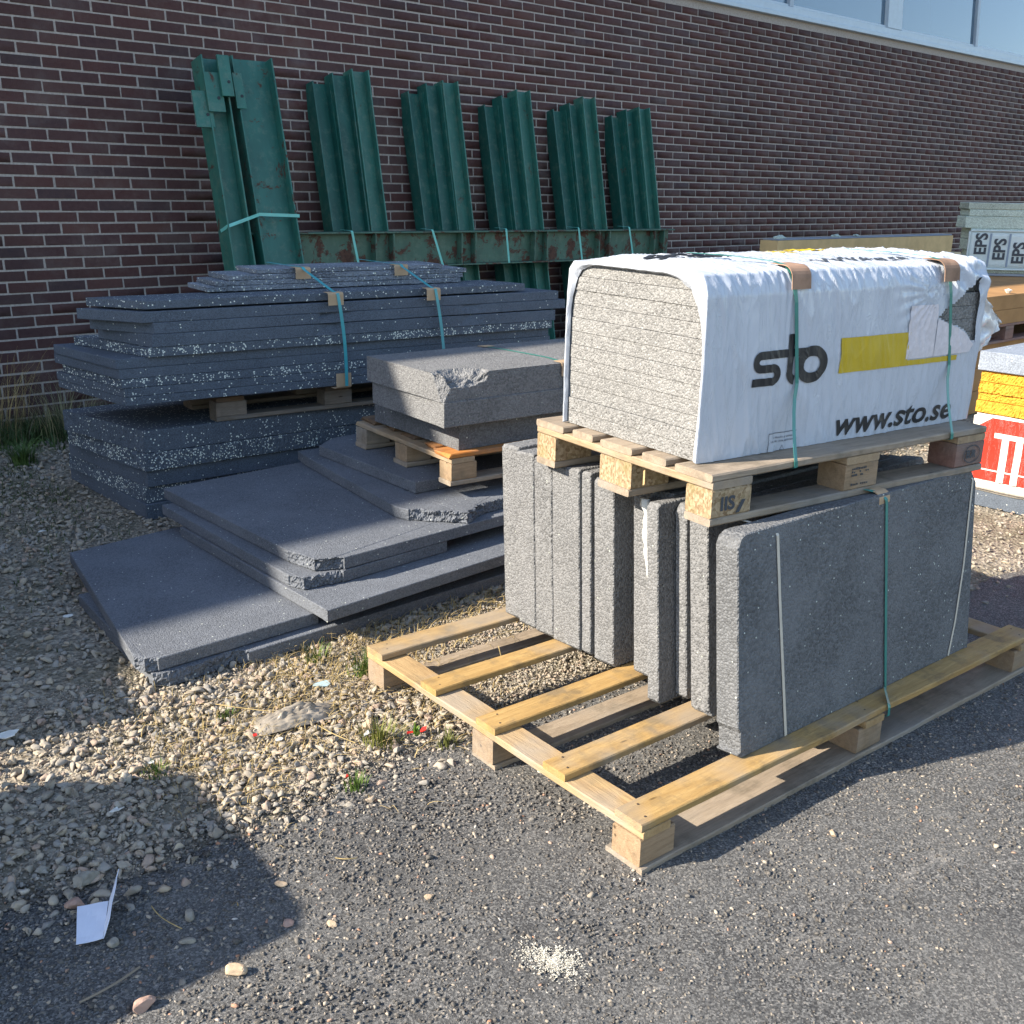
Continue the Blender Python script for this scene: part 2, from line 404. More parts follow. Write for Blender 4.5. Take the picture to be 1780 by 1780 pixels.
FILM_P = film_mat('pale_wrinkled_film', (0.72, 0.68, 0.62))
FILM_E = film_mat('pale_printed_film', (0.55, 0.64, 0.66))
def thin_film():
    n = N('clear_torn_film', 0.25, 0.5); n.color((0.75, 0.76, 0.78)); n.b.inputs['Alpha'].default_value = 0.88
    n.bump(n.noise(n.coords((1, 1, 1)), 40, 4), 0.5, 0.004); return n.m
FILM_T = thin_film()
PATCH = flat('worn_paper_patch', (0.62, 0.58, 0.60), 0.8, 0.2, 0.10, 60)
EPSW = foam_mat('pale_green_foam', (0.40, 0.47, 0.42), 0.0, bead=150, strength=0.3, dirt=0.3)
EPSW2 = foam_mat('stained_pale_foam', (0.32, 0.36, 0.31), 0.0, bead=150, strength=0.5, dirt=0.6)
TAN = flat('tan_board', (0.60, 0.42, 0.21), 0.8, 0.2, 0.16, 5, 0.2)
TAN2 = flat('brown_board', (0.34, 0.19, 0.08), 0.8, 0.2, 0.16, 5, 0.2)
TAN_L = flat('pale_tan_board', (0.60, 0.48, 0.31), 0.8, 0.2, 0.12, 5, 0.2)
YELB = flat('yellow_board', (0.56, 0.29, 0.035), 0.75, 0.2, 0.10, 8, 0.3, 30)
GREYT = flat('grey_facing', (0.25, 0.28, 0.33), 0.7, 0.2, 0.1, 6)
FRAME = flat('pale_aluminium_frame', (0.42, 0.50, 0.56), 0.4, 0.5, 0.06, 14)
FRAME2 = flat('grey_aluminium', (0.30, 0.36, 0.42), 0.4, 0.5, 0.06, 14)

def glass_mat():
    n = N('window_glass', 0.06, 0.8); n.color((0.10, 0.19, 0.28)); n.b.inputs['Metallic'].default_value = 0.0
    n.b.inputs['Coat Weight'].default_value = 0.6; n.b.inputs['Coat Roughness'].default_value = 0.03
    n.b.inputs['Transmission Weight'].default_value = 0.35; n.b.inputs['IOR'].default_value = 1.5
    return n.m
GLASS = glass_mat()

# ground materials
def ground_mat():
    n = N('gravelly_soil', 0.95, 0.1); v = n.coords((1, 1, 1), False)
    c = n.voro(v, 70, out='Color'); s = n.t.nodes.new('ShaderNodeSeparateColor'); n.l(c, s.inputs[0])
    col = n.ramp(s.outputs[0], [(0, (0.15, 0.13, 0.105)), (0.5, (0.27, 0.235, 0.185)), (1, (0.42, 0.37, 0.295))])
    col = n.mix(n.ramp(n.noise(v, 2.2, 4, .6), [(0.42, 0), (0.65, 0.6)]), col, (0.10, 0.095, 0.06))
    n.color(col); b = n.bump(n.voro(v, 70), 0.9, 0.010); n.bump(n.noise(v, 220, 3), 0.5, 0.004, b); return n.m
def asphalt_mat():
    n = N('worn_asphalt', 0.85, 0.25); v = n.coords((1, 1, 1), False)
    c = n.voro(v, 230, out='Color'); s = n.t.nodes.new('ShaderNodeSeparateColor'); n.l(c, s.inputs[0])
    col = n.ramp(s.outputs[0], [(0, (0.034, 0.034, 0.035)), (0.55, (0.098, 0.097, 0.095)), (0.95, (0.21, 0.205, 0.195)), (0.985, (0.26, 0.235, 0.20)), (1, (0.40, 0.36, 0.32))])
    big = n.noise(v, 1.7, 4, .6)
    col = n.mix(n.ramp(big, [(0.36, 0.0), (0.7, 0.38)]), col, (0.17, 0.165, 0.155))
    col = n.mix(n.math('MULTIPLY', n.ramp(n.noise(n.coords((1, 2.2, 1), False), 3.1, 9, .75, .6), [(0.60, 0), (0.70, 1)]), .35), col, (0.42, 0.39, 0.35))
    col = n.mix(n.math('MULTIPLY', n.ramp(n.noise(v, .9, 5, .7), [(0.30, 1), (0.45, 0)]), .45), col, (0.050, 0.050, 0.052))
    n.color(col); b = n.bump(n.noise(v, 190, 4, .7), 0.8, 0.006); n.bump(n.noise(v, 30, 4), 0.3, 0.01, b); return n.m
def stone_mat(name, stops, sc=90):
    n = N(name, 0.85, 0.2); r = n.island(); v = n.coords((1, 1, 1), False)
    col = n.ramp(r, stops)
    col = n.mix(n.ramp(n.noise(v, sc, 4, .7), [(0.35, 0), (0.8, 0.5)]), col, (0.30, 0.25, 0.19))
    n.color(col); n.bump(n.noise(v, 260, 3), 0.35, 0.002); return n.m
SOIL = ground_mat(); ASPH = asphalt_mat()
STONE = stone_mat('mixed_gravel', [(0, (0.25, 0.22, 0.18)), (0.25, (0.39, 0.33, 0.25)), (0.45, (0.29, 0.275, 0.25)), (0.6, (0.43, 0.36, 0.265)), (0.72, (0.36, 0.26, 0.205)), (0.78, (0.36, 0.32, 0.26)), (0.9, (0.23, 0.22, 0.205)), (1, (0.46, 0.41, 0.34))])
CHIPS = stone_mat('asphalt_aggregate', [(0, (0.034, 0.034, 0.036)), (0.5, (0.088, 0.087, 0.085)), (0.78, (0.155, 0.150, 0.142)), (0.90, (0.28, 0.24, 0.19)), (0.96, (0.42, 0.36, 0.29)), (0.985, (0.35, 0.17, 0.10)), (1, (0.6, 0.56, 0.5))], 200)
GRASS = flat('green_grass', (0.085, 0.14, 0.025), 0.6, 0.3, 0.3, 30)
STRAW = flat('dry_straw', (0.36, 0.27, 0.12), 0.7, 0.2, 0.3, 30)
REDP = flat('red_plastic', (0.65, 0.03, 0.02), 0.35, 0.5)
WHITEB = flat('white_scraps', (0.62, 0.62, 0.58), 0.8, 0.2, 0.15)

# ------------------------------------------------------------------ ground
def yb(x):   # edge between gravel strip and asphalt
    return 2.24 + 0.09 * noise.noise(Vector((x * 2.2, 3.1, 0))) + 0.05 * noise.noise(Vector((x * 9, 1, 0))) + 0.10 * max(0, min(1, (0.9 - x) / 0.5)) - 0.42 * max(0, min(1, (x - 2.6) / 1.6))
g = mesh('ground', [(-90, -90, 0), (120, -90, 0), (120, 7.9, 0), (-90, 7.9, 0)], [(0, 1, 2, 3)], SOIL); tag(g, kind='structure')
nx, ny = 260, 150
xs = np.concatenate([np.linspace(-60, -1, 14), np.linspace(-0.6, 8, nx), np.linspace(9, 90, 16)]); vs = []; fs = []
for i, x in enumerate(xs):
    e = yb(x)
    for j in range(ny + 1):
        t = j / ny
        y = e - (1 - t) * (e + 0.5) if j > 0 else -60
        h = 0.006 + 0.0035 * noise.noise(Vector((x * 3, y * 3, 0))) + 0.0025 * noise.noise(Vector((x * 14, y * 14, 4)))
        if t > 0.97: h -= 0.012 * (t - 0.97) / 0.03
        vs.append((x, y, max(h, 0.003) if t < 0.97 else h))
for i in range(len(xs) - 1):
    for j in range(ny): a = i * (ny + 1) + j; fs.append((a, a + ny + 1, a + ny + 2, a + 1))
tag(mesh('asphalt', vs, fs, ASPH, smooth=True), kind='structure')

def proto_stones(k, sub=1):
    out = []
    for i in range(k):
        bm = bmesh.new(); bmesh.ops.create_icosphere(bm, subdivisions=sub, radius=1)
        cuts = [(Vector((random.gauss(0, 1), random.gauss(0, 1), random.gauss(0, 1))).normalized(), random.uniform(0.30, 0.68)) for _ in range(9 if sub > 1 else 4)]
        for v in bm.verts:
            v.co *= 1.18 + 0.2 * noise.noise(v.co * 1.5 + Vector((i * 7, 0, 0)))
            for nn, d in cuts:
                e = v.co.dot(nn) - d
                if e > 0: v.co -= nn * e
        V = np.array([v.co[:] for v in bm.verts]); F = np.array([[v.index for v in f.verts] for f in bm.faces]); bm.free()
        out.append((V, F))
    return out
def scatter(name, P, S, protos, mat, flatz=0.65, sink=0.35, parent=None):
    VV = []; FF = []; off = 0
    for k, (V, F) in enumerate(protos):
        idx = np.where(np.arange(len(P)) % len(protos) == k)[0]
        if not len(idx): continue
        n = len(idx); a = rng.uniform(0, 2 * PI, n); t = rng.uniform(-.5, .5, n)
        sx = S[idx] * rng.uniform(.8, 1.35, n); sy = S[idx] * rng.uniform(.6, .95, n); sz = S[idx] * rng.uniform(flatz * .7, flatz * 1.25, n)
        X = V[None, :, 0] * sx[:, None]; Y = V[None, :, 1] * sy[:, None]; Z = V[None, :, 2] * sz[:, None]
        X, Z = X * np.cos(t)[:, None] + Z * np.sin(t)[:, None], -X * np.sin(t)[:, None] + Z * np.cos(t)[:, None]
        x = X * np.cos(a)[:, None] - Y * np.sin(a)[:, None] + P[idx, 0][:, None]
        y = X * np.sin(a)[:, None] + Y * np.cos(a)[:, None] + P[idx, 1][:, None]
        z = Z + (P[idx, 2] + sz * (1 - sink * 2))[:, None] * 1.0
        VV.append(np.stack([x, y, z], -1).reshape(-1, 3))
        FF.append((F[None] + (np.arange(n) * len(V))[:, None, None] + off).reshape(-1, 3)); off += n * len(V)
    return bigmesh(name, np.concatenate(VV), np.concatenate(FF), mat, parent)

PR = proto_stones(12, 2); PR0 = proto_stones(8, 1)
def region(n, x0, x1, y0, y1, s0, s1, zlo=-.002, zhi=.012, power=2.0):
    x = rng.uniform(x0, x1, n); y = rng.uniform(y0, y1, n); s = s0 + (s1 - s0) * rng.random(n) ** power
    z = rng.uniform(zlo, zhi, n); return np.stack([x, y, z], 1), s
parts = [region(9500, .35, 2.9, 2.05, 3.15, .005, .0215, power=1.9), region(8500, .45, 2.3, 3.1, 7.3, .008, .022),
         region(6500, 1.8, 3.3, 2.0, 3.0, .0035, .0085), region(4200, 3.3, 7.2, 1.6, 3.6, .007, .018)]
P = np.concatenate([a for a, _ in parts]); S_ = np.concatenate([b for _, b in parts])
keep = np.array([p[1] > yb(p[0]) - 0.01 - (0.42 * rng.random() ** 5) for p in P])
soil_patch = np.array([noise.noise(Vector((p[0] * 1.9, p[1] * 1.9, 8))) > 0.30 and s < .013 for p, s in zip(P, S_)])
keep &= ~soil_patch
S_ = np.where((P[:, 0] > 1.85) & (P[:, 0] < 3.3) & (P[:, 1] < 3.0), np.minimum(S_, .008), S_)
o = scatter('gravel', P[keep], S_[keep], PR, STONE); tag(o, 'grey and beige crushed gravel strip between asphalt and brick wall', 'gravel', kind='stuff')
# fines between the stones
Pf, Sf = region(22000, .4, 2.6, 2.1, 3.3, .0022, .005, 0, .004)
k2 = np.array([p[1] > yb(p[0]) - .03 - .35 * rng.random() ** 4 for p in Pf]); o = scatter('gravel_fines', Pf[k2], Sf[k2], proto_stones(5, 1)[:5], STONE)
tag(o, 'small grit lying between the larger gravel stones', 'grit', kind='stuff')
# loose aggregate on the asphalt, denser near the gravel edge
n_ = 42000
x = rng.uniform(.25, 3.6, n_); y = rng.uniform(.75, 2.45, n_)
e = np.array([yb(a) for a in x]); d = e - y
okm = (d > -.04) & (rng.random(n_) < np.clip(1.2 - d * .5, .45, 1))
Pc = np.stack([x, y, np.full(n_, .0055)], 1)[okm]; Sc = ((.0022 + .0048 * rng.random(n_) ** 1.6) * np.clip(1.15 - d * .22, .75, 1.2))[okm]
big = rng.random(len(Sc)) < .012; Sc[big] *= 1.9
o = scatter('loose_aggregate', Pc, Sc, proto_stones(6, 1), CHIPS, .7, .35); tag(o, 'loose black and pale stone chips on the rough asphalt', 'stone chips', kind='stuff')

# ------------------------------------------------------------------ building (plumb, world coordinates)
YW = 7.364; ROW = .075; COL = .2594; ZR = 3.129; SILL = 4.027
bld = empty('brick_building', (6, YW, .5), 0, 'long dark red brick industrial building with a band of pale framed windows', 'building')
PLUMB.add(bld.name)
BO = Vector((6, YW, .5))
def bpart(name, a, b, mat, bev=0.0, **k):
    return box(name, tuple(Vector(a) - BO), tuple(Vector(b) - BO), mat, bld, bev)
bpart('mortar_wall', (-.5, YW + .0025, -.2), (24, YW + .30, SILL), MORTAR)
bpart('wall', (-16, YW, -2.0), (-.5, YW + .30, SILL + .02), FARBRICK); bpart('wall', (24, YW, -2), (44, YW + .3, SILL + .02), FARBRICK)
bpart('wall', (-16, YW + 0.002, SILL + 1.55), (44, YW + .3, 7.35), FARBRICK)
bpart('wall', (-16, YW, SILL + .02), (2.0, YW + .3, SILL + 1.55), FARBRICK)
bpart('roof', (-16.2, YW - .12, 7.35), (44.2, YW + 14, 7.48), FRAME2)
bpart('interior_wall', (2, YW + 3.5, SILL - .5), (44, YW + 3.6, SILL + 1.5), flat('interior_wall', (0.20, 0.26, 0.30)))
bpart('interior_ceiling', (2, YW + .3, SILL + 1.5), (44, YW + 3.6, SILL + 1.55), flat('interior_ceiling', (0.35, 0.40, 0.43)))
cands = []
ph = 0
for r in range(-16, 42):        # row r occupies z ZR-(r+1)*ROW .. ZR-r*ROW
    z1 = ZR - r * ROW; z0 = z1 - ROW
    if z1 > SILL + .001 or z0 < .25: continue
    off = 2.3188 + (COL / 2 if (r - 9) % 2 else 0) + random.uniform(-.012, .012)
    off -= math.floor((off + .3) / COL) * COL
    k = 0
    while off + k * COL < 23.9:
        cands.append((r, off + k * COL, z0, z1)); k += 1
crows = cm.inverted()
def project(p):
    q = crows @ Vector(p); return (0.5 + q.x / -q.z * 1813.9 / 1780, 0.5 - q.y / -q.z * 1813.9 / 1780) if q.z < -.1 else (9, 9)
def visible(c):
    u, v = project((c[1] + .13, YW, (c[2] + c[3]) / 2))
    if not (-.005 < u < 1.005 and -.005 < v < 1.005): return False
    if v > .285 and u > .066 and (u < .5): return False
    if .19 < u < .30 and v > .06: return False
    return True
vis = sorted([c for c in cands if visible(c)], key=lambda c: (Vector((c[1], YW, c[2])) - cam_pos).length)[:300]
vset = set((c[0], round(c[1], 4)) for c in vis)
def brick_bm(L):
    bm = boxdata(0, -.001, 0, L, .02, ROW - .0135, bev=.0018)
    return bm
protos = []
for i in range(16):
    bm = brick_bm(COL - .0140)
    for v in bm.verts: v.co += Vector((random.uniform(-.0022, .0022), random.uniform(-.0008, .0005), random.uniform(-.0016, .0016)))
    me = bpy.data.meshes.new('brick'); bm.to_mesh(me); bm.free(); me.materials.append(BRICK); protos.append(me)
for i, c in enumerate(vis):
    o = bpy.data.objects.new('brick', protos[random.randrange(16)]); link(o, bld)
    o.location = Vector((c[1] + .006 + random.uniform(-.0015, .0015), YW + random.uniform(-.0015, .0008), c[2] + .006 + random.uniform(-.001, .001))) - BO
base = boxdata(0, -.001, 0, COL - .0140, .02, ROW - .0135, bev=.0018); base.verts.index_update()
bv = np.array([v.co[:] for v in base.verts]); bmesh.ops.triangulate(base, faces=base.faces); bf = np.array([[v.index for v in f.verts] for f in base.faces]); base.free()
bv8 = np.array([(x, y, z) for x in (0, COL - .0140) for y in (-.001, .02) for z in (0, ROW - .0135)])
bf8 = np.array([(0, 1, 3), (0, 3, 2), (4, 6, 7), (4, 7, 5), (0, 4, 5), (0, 5, 1), (1, 5, 7), (1, 7, 3), (0, 2, 6), (0, 6, 4)])
VV = []; FF = []; n = 0
for c in cands:
    if (c[0], round(c[1], 4)) in vset: continue
    o_ = np.array([c[1] + .006 + random.uniform(-.0015, .0015) - BO.x, YW + random.uniform(-.0015, .0008) - BO.y, c[2] + .006 + random.uniform(-.001, .001) - BO.z])
    V_, F_ = (bv, bf) if c[1] < 9 else (bv8, bf8)
    jit = rng.uniform(-.0015, .0015, V_.shape) * np.array([1, .35, 1])
    VV.append(V_ + jit + o_); FF.append(F_ + n); n += len(V_)
o = bigmesh('brick_courses', np.concatenate(VV), np.concatenate(FF), BRICK, bld); o['kind'] = 'stuff'
# window band: sill, frames, panes
bpart('window_sill', (2.0, YW - .055, SILL), (44, YW + .12, SILL + .045), FRAME, .004)
bpart('window_frame_rail', (2.0, YW - .02, SILL + .047), (44, YW + .08, SILL + .13), FRAME, .004)
bpart('window_head', (2.0, YW - .02, SILL + 1.46), (44, YW + .08, SILL + 1.55), FRAME, .004)
x = 13.23 - 4.52 * 3
while x < 42:
    bpart('window_mullion', (x - .17, YW - .024, SILL + .131), (x + .17, YW + .082, SILL + 1.459), FRAME, .004)
    xm = x + 2.26
    bpart('window_glazing_bar', (xm - .035, YW - .012, SILL + .131), (xm + .035, YW + .07, SILL + 1.459), FRAME2, .004)
    for (a, b) in ((x + .172, xm - .037), (xm + .037, x + 4.52 - .172)):
        if b < 2: continue
        w = bpart('window', (a, YW + .03, SILL + .132), (b, YW + .038, SILL + 1.458), GLASS)
        fr = box('window_bead', tuple(Vector((a, YW + .005, SILL + .132)) - BO), tuple(Vector((b, YW + .029, SILL + .16)) - BO), FRAME, bld, .003)
        fr = box('window_bead', tuple(Vector((a, YW + .005, SILL + .161)) - BO), tuple(Vector((a + .028, YW + .029, SILL + 1.45)) - BO), FRAME, bld, .003)
    x += 4.52
tl = bpart('ceiling_tube_lamp', (16.4, YW + 1.2, SILL + 1.38), (17.6, YW + 1.26, SILL + 1.42), None)
em = bpy.data.materials.new('lit_tube'); em.use_nodes = True; em.node_tree.nodes['Principled BSDF'].inputs['Emission Color'].default_value = (1, .97, .9, 1)
em.node_tree.nodes['Principled BSDF'].inputs['Emission Strength'].default_value = 9; tl.data.materials.append(em)

# ------------------------------------------------------------------ steel beams
def ibeam_data(d, w, tf, tw, L):
    """section: d along x (between flanges), w along y (flange width), length along z"""
    p = [(-d / 2, -w / 2), (-d / 2 + tf, -w / 2), (-d / 2 + tf, -tw / 2), (d / 2 - tf, -tw / 2), (d / 2 - tf, -w / 2), (d / 2, -w / 2),
         (d / 2, w / 2), (d / 2 - tf, w / 2), (d / 2 - tf, tw / 2), (-d / 2 + tf, tw / 2), (-d / 2 + tf, w / 2), (-d / 2, w / 2)]
    n = 12; vs = [(x, y, 0) for x, y in p] + [(x, y, L) for x, y in p]
    fs = [(i, (i + 1) % n, n + (i + 1) % n, n + i) for i in range(n)] + [tuple(range(n))[::-1], tuple(range(n, 2 * n))]
    return vs, fs
def leaning_beam(label, group, x, foot_y, top_y, top_z, d, w, mat, roll=0.0, dx=0.0, tf=.011, tw=.008):
    foot = Vector((x, foot_y, 0)); top = Vector((x + dx, top_y, top_z)); ax = top - foot
    vs, fs = ibeam_data(d, w, tf, tw, ax.length)
    o = mesh('steel_beam', vs, fs, mat)
    q = ax.to_track_quat('Z', 'Y'); z = ax.normalized(); xx = Vector((1, roll, 0)); xx = (xx - z * xx.dot(z)).normalized(); yy = z.cross(xx)
    o.matrix_world = Matrix.Translation(foot) @ Matrix(((xx.x, yy.x, z.x), (xx.y, yy.y, z.y), (xx.z, yy.z, z.z))).to_4x4()
    return tag(o, label, 'steel beam', group)
ordn = ['second', 'third', 'fourth', 'fifth', 'rightmost']
gx_ = [5.04, 5.94, 6.764, 7.598, 8.38]; gt = [(2.463, 2.42, 2.35), (2.457, 2.41, 2.345), (2.442, 2.385, 2.285), (2.428, 2.36, 2.30), (2.392, 2.35, 2.29)]
for i, xr in enumerate(gx_):
    for j, nm in enumerate(('right-hand', 'middle', 'left-hand')):
        d = .160
        leaning_beam(f'{nm} dark green steel beam of the {ordn[i]} leaning bundle, against the brick wall', 'green steel beams leaning on the wall in bundles',
                     xr - d / 2 - j * .162, 6.93 + .02 * j + .055, 7.42 + .035 * j + (.04 if j else .055) - .02, gt[i][j] + random.uniform(-.01, .01), d, .135, GREEN_SHADE if j else GREEN_L, roll=random.uniform(-.04, .04) - .05)  # middle and left beams take the green with shade in its colour
# leftmost bundle, in front of the horizontal beam
b1 = leaning_beam('broad worn green steel beam with rust spots, right-hand one of the leftmost bundle', 'green steel beams leaning on the wall in bundles', 4.045 - .16, 6.64, 7.21, 2.44, .31, .17, GREEN_W, -.04)
b2 = leaning_beam('green steel beam with bolted end plates, left-hand one of the leftmost bundle', 'green steel beams leaning on the wall in bundles', 3.575, 6.66, 7.19, 2.42, .165, .17, GREEN_L, -.05)
def plate(parent, x, y, z0, z1, w, th=.012, mat=GREEN_L, side='y'):
    pl = box('end_plate', (x - w / 2, y - th, z0), (x + w / 2, y, z1), mat, parent, .0015)
    for zz in (z0 + (z1 - z0) * .35,):
        bm = bmesh.new(); bmesh.ops.create_cone(bm, segments=10, radius1=.011, radius2=.011, depth=.006, cap_ends=True)
        for v in bm.verts: v.co = Vector((x + v.co.x + w * .18, y - th - .002 + v.co.z * .5, zz + v.co.y))
        frombm('bolt_hole', bm, INK, pl)
plate(b2, -.12, -.070, 2.00, 2.24, .13); plate(b2, -.03, -.088, 2.10, 2.36, .12, .016); plate(b2, .055, -.112, 2.20, 2.47, .085, .020); plate(b1, -.145, -.090, 2.14, 2.38, .07)
# horizontal beam strapped in front of the uprights
hb = empty('steel_beam', (4.0, 6.955, 1.135), 0.0, 'long horizontal green steel beam with rust patches strapped across the leaning beams', 'steel beam')
hb.rotation_euler = (0, .0045, 0)
L_ = 4.34
wob = wobbly_board
box('web', (-.45, .070, -.125), (L_, .080, .125), GREEN_R, hb, .001)
box('upper_flange', (-.45, -.0, .126), (L_ + .02, .150, .138), GREEN_R, hb, .002)
box('lower_flange', (-.45, -.0, -.138), (L_ + .0, .150, -.126), GREEN_R, hb, .002)
for xx in (4.78, 4.95, 5.64, 5.79, 6.47, 6.62, 7.29, 7.43, 8.07, 8.21):
    box('stiffener', (xx - 4.0 - .006, .004, -.125), (xx - 4.0 + .006, .0695, .125), GREEN_R, hb, .001)
hs = [((4.555, 1.281), (4.614, .997)), ((5.325, 1.282), (5.43, 1.034)), ((6.118, 1.283), (6.157, 1.008)), ((6.997, 1.274), (7.055, 1.028)), ((7.679, 1.278), (7.756, 1.02))]
nm = ['leftmost', 'second', 'third', 'fourth', 'fifth']
for i, (a, b) in enumerate(hs):
    o = ribbon('strap', [((a[0], 7.10, 1.283), (0, 0, 1)), ((a[0], 6.96, 1.280), (0, -.3, 1)), ((a[0], 6.951, 1.274), (0, -1, 0)), ((b[0], 6.951, .996), (0, -1, 0)), ((b[0], 6.965, .988), (0, -.3, -1)), ((b[0], 7.09, .988), (0, 0, -1))], .020, STRAP_C)
    tag(o, f'{nm[i]} pale turquoise strap around the horizontal green beam', 'strap', 'straps around the horizontal beam')
o = ribbon('strap', [((3.485, 6.97, 1.29), (-1, -.3, 0)), ((3.488, 6.872, 1.325), (-.6, -1, 0)), ((3.66, 6.868, 1.38), (0, -1, 0)), ((3.725, 6.850, 1.405), (0, -1, 0)), ((4.042, 6.846, 1.395), (0, -1, 0)), ((4.05, 6.86, 1.393), (1, -.5, 0)), ((4.05, 6.95, 1.385), (1, 0, 0))], .022, STRAP_C)
tag(o, 'pale turquoise strap slung around the leftmost pair of green beams', 'strap')

# ------------------------------------------------------------------ pallets
def block(parent, a, b, mat, seed=0, name='block'):
    return wobbly_board(name, a, b, mat, parent, axis=0, amp=.0012, bev=.004, seg=3, seed=seed)
def stamp(parent, body, x, z, y, size, w=1.0, mat=INK):
    o = text_obj('stamp', body, size, mat, parent, offset=.0016)
    o.location = (x, y, z); o.rotation_euler = (PI / 2, 0, 0); o.scale = (w, 1, 1)
    return o
def text_data(body, size, shear=0.0, offset=0.0, grid=None, spacing=1.0):
    cu = bpy.data.curves.new('t', 'FONT'); cu.body = body; cu.size = size; cu.shear = shear; cu.offset = offset; cu.resolution_u = 4; cu.space_character = spacing
    ob = bpy.data.objects.new('t', cu); C.objects.link(ob); dg = bpy.context.evaluated_depsgraph_get()
    me = bpy.data.meshes.new_from_object(ob.evaluated_get(dg)); bm = bmesh.new(); bm.from_mesh(me)
    bpy.data.objects.remove(ob); bpy.data.curves.remove(cu); bpy.data.meshes.remove(me)
    if grid: bm = gridcut(bm, grid)
    return bm
def gridcut(bm, grid):
    xs = [v.co.x for v in bm.verts]; ys = [v.co.y for v in bm.verts]
    for ax, lo, hi in ((0, min(xs), max(xs)), (1, min(ys), max(ys))):
        t = lo + grid
        while t < hi:
            co = Vector((t, 0, 0)) if ax == 0 else Vector((0, t, 0)); no = Vector((1, 0, 0)) if ax == 0 else Vector((0, 1, 0))
            bmesh.ops.bisect_plane(bm, geom=list(bm.verts) + list(bm.edges) + list(bm.faces), plane_co=co, plane_no=no); t += grid
    return bm
def text_obj(name, body, size, mat, parent, **k): return frombm(name, text_data(body, size, **k), mat, parent)

# lower pallet (the tall upright slabs stand on it)
pal = empty('pallet', (1.700, 1.400, 0), math.radians(-3.3), 'large pine pallet on the asphalt under the upright grey foam slabs', 'pallet')
LL = 1.94
decks = [(0, .095, 0), (.285, .375, 1), (.585, .675, 2), (.88, .965, 3), (1.19, 1.285, 4)]
for y0, y1, s in decks:
    wobbly_board('deck_board', (-.002, y0, .1225), (LL, y1, .144), WN_X, pal, 0, .002, .003, 26, seed=s, rag1=.01)
for k, x0 in enumerate((0, .92, 1.845)):
    wobbly_board('cross_board', (x0, -.001 - .002 * k, .1002), (x0 + .095, 1.287, .1222), WN_Y, pal, 1, .002, .003, 16, seed=20 + k)
for k, x0 in enumerate((.0, .90, 1.82)):
    for m, y0 in enumerate((.004, .595, 1.185)):
        block(pal, (x0, y0, .0215), (x0 + .12, y0 + .098, .0998), WB, 30 + k * 3 + m)
for k, (y0, y1) in enumerate(((-.004, .125), (.59, .70), (1.185, 1.287))):
    wobbly_board('bottom_board', (.0 + .004 * k, y0, .001), (LL, y1, .0212), WG_X, pal, 0, .002, .003, 26, seed=50 + k)

def nails(parent, spots, z):
    vs = []; fs = []
    for (x, y) in spots:
        x += random.uniform(-.008, .008); y += random.uniform(-.006, .006); b = len(vs)
        vs += [(x + .0034 * math.cos(a), y + .0034 * math.sin(a), z) for a in np.linspace(0, 2 * PI, 9)[:-1]] + [(x + .003 * math.cos(a), y + .003 * math.sin(a), z + .0012) for a in np.linspace(0, 2 * PI, 9)[:-1]]
        fs += [(b + i, b + (i + 1) % 8, b + 8 + (i + 1) % 8, b + 8 + i) for i in range(8)] + [tuple(b + 8 + i for i in range(8))]
    o = mesh('nail_heads', vs, fs, flat('rusty_nail', (.05, .035, .028), .6, .4), parent); o['kind'] = 'stuff'; return o
nails(pal, [(x + dx, (a + b) / 2 + dy) for (a, b, _) in decks for x in (.045, .965, 1.89) for dx, dy in ((-.015, -.02), (.015, .022))], .1438)
# Euro pallet under the wrapped pack
OP = Vector((2.139, 1.601, .757)); AP = math.radians(-8.16)
ep = empty('pallet', OP, AP, 'weathered pallet with stamped blocks carrying the white wrapped pack', 'pallet')
for k, (y0, y1) in enumerate(((0, .145), (.186, .286), (.3275, .4725), (.514, .614), (.655, .80))):
    wobbly_board('deck_board', (-.003 + .004 * (k % 2), y0, .1225), (1.2, y1, .144), WG_X, ep, 0, .0015, .004, 20, seed=60 + k)
for k, x0 in enumerate((0, .5275, 1.055)):
    wobbly_board('cross_board', (x0, .001 * k, .1002), (x0 + .145, .80, .1222), WG_Y, ep, 1, .0015, .003, 12, seed=70 + k)
for k, x0 in enumerate((0, .5275, 1.055)):
    for m, (y0, y1) in enumerate(((0.001, .1), (.3275, .4725), (.70, .80))):
        block(ep, (x0 + .0006, y0, .0222), (x0 + .145, y1, .0998), (WB_DARK if k == 2 and m == 0 else CHIP if (k == 0 or m == 1) else WB), 80 + k * 3 + m)
for k, (y0, y1) in enumerate(((0, .1), (.3275, .4725), (.70, .80))):
    wobbly_board('bottom_board', (-.006 * (k == 1), y0, .0), (1.2, y1, .0218), WG_X, ep, 0, .0015, .004, 20, seed=90 + k)
stamp(ep, 'IIS', .03, .042, -.0022, .052, 1.1, INK2)
o = stamp(ep, '/', .092, .030, -.0024, .045, 2.2, INK2)
stamp(ep, 'EUR', 1.105, .050, -.0022, .034, .8, INK2)
ring = []
for i in range(28):
    a = i / 27 * 2 * PI; ring.append(((1.135 + .042 * math.cos(a), -.0022, .0615 + .028 * math.sin(a)), (0, -1, 0)))
ribbon('stamp', ring, .0028, INK2, ep, .0004)
for q, (zz, ww) in enumerate(((.083, .05), (.074, .06), (.064, .045), (.036, .06))):
    for t in range(9):
        if random.random() < .8: box('stamp', (.555 + t * ww / 9 * 1.3, -.0014, zz), (.555 + t * ww / 9 * 1.3 + .004, -.0004, zz + random.uniform(.004, .007)), INK2, ep, 0)
# splinter between the blocks
o = ribbon('splinter', [((.0, .40 - .13, .094), (-1, 0, .4)), ((-.03, .40 - .165, .064), (-1, 0, .4))], .007, WN_Y, ep, .002)

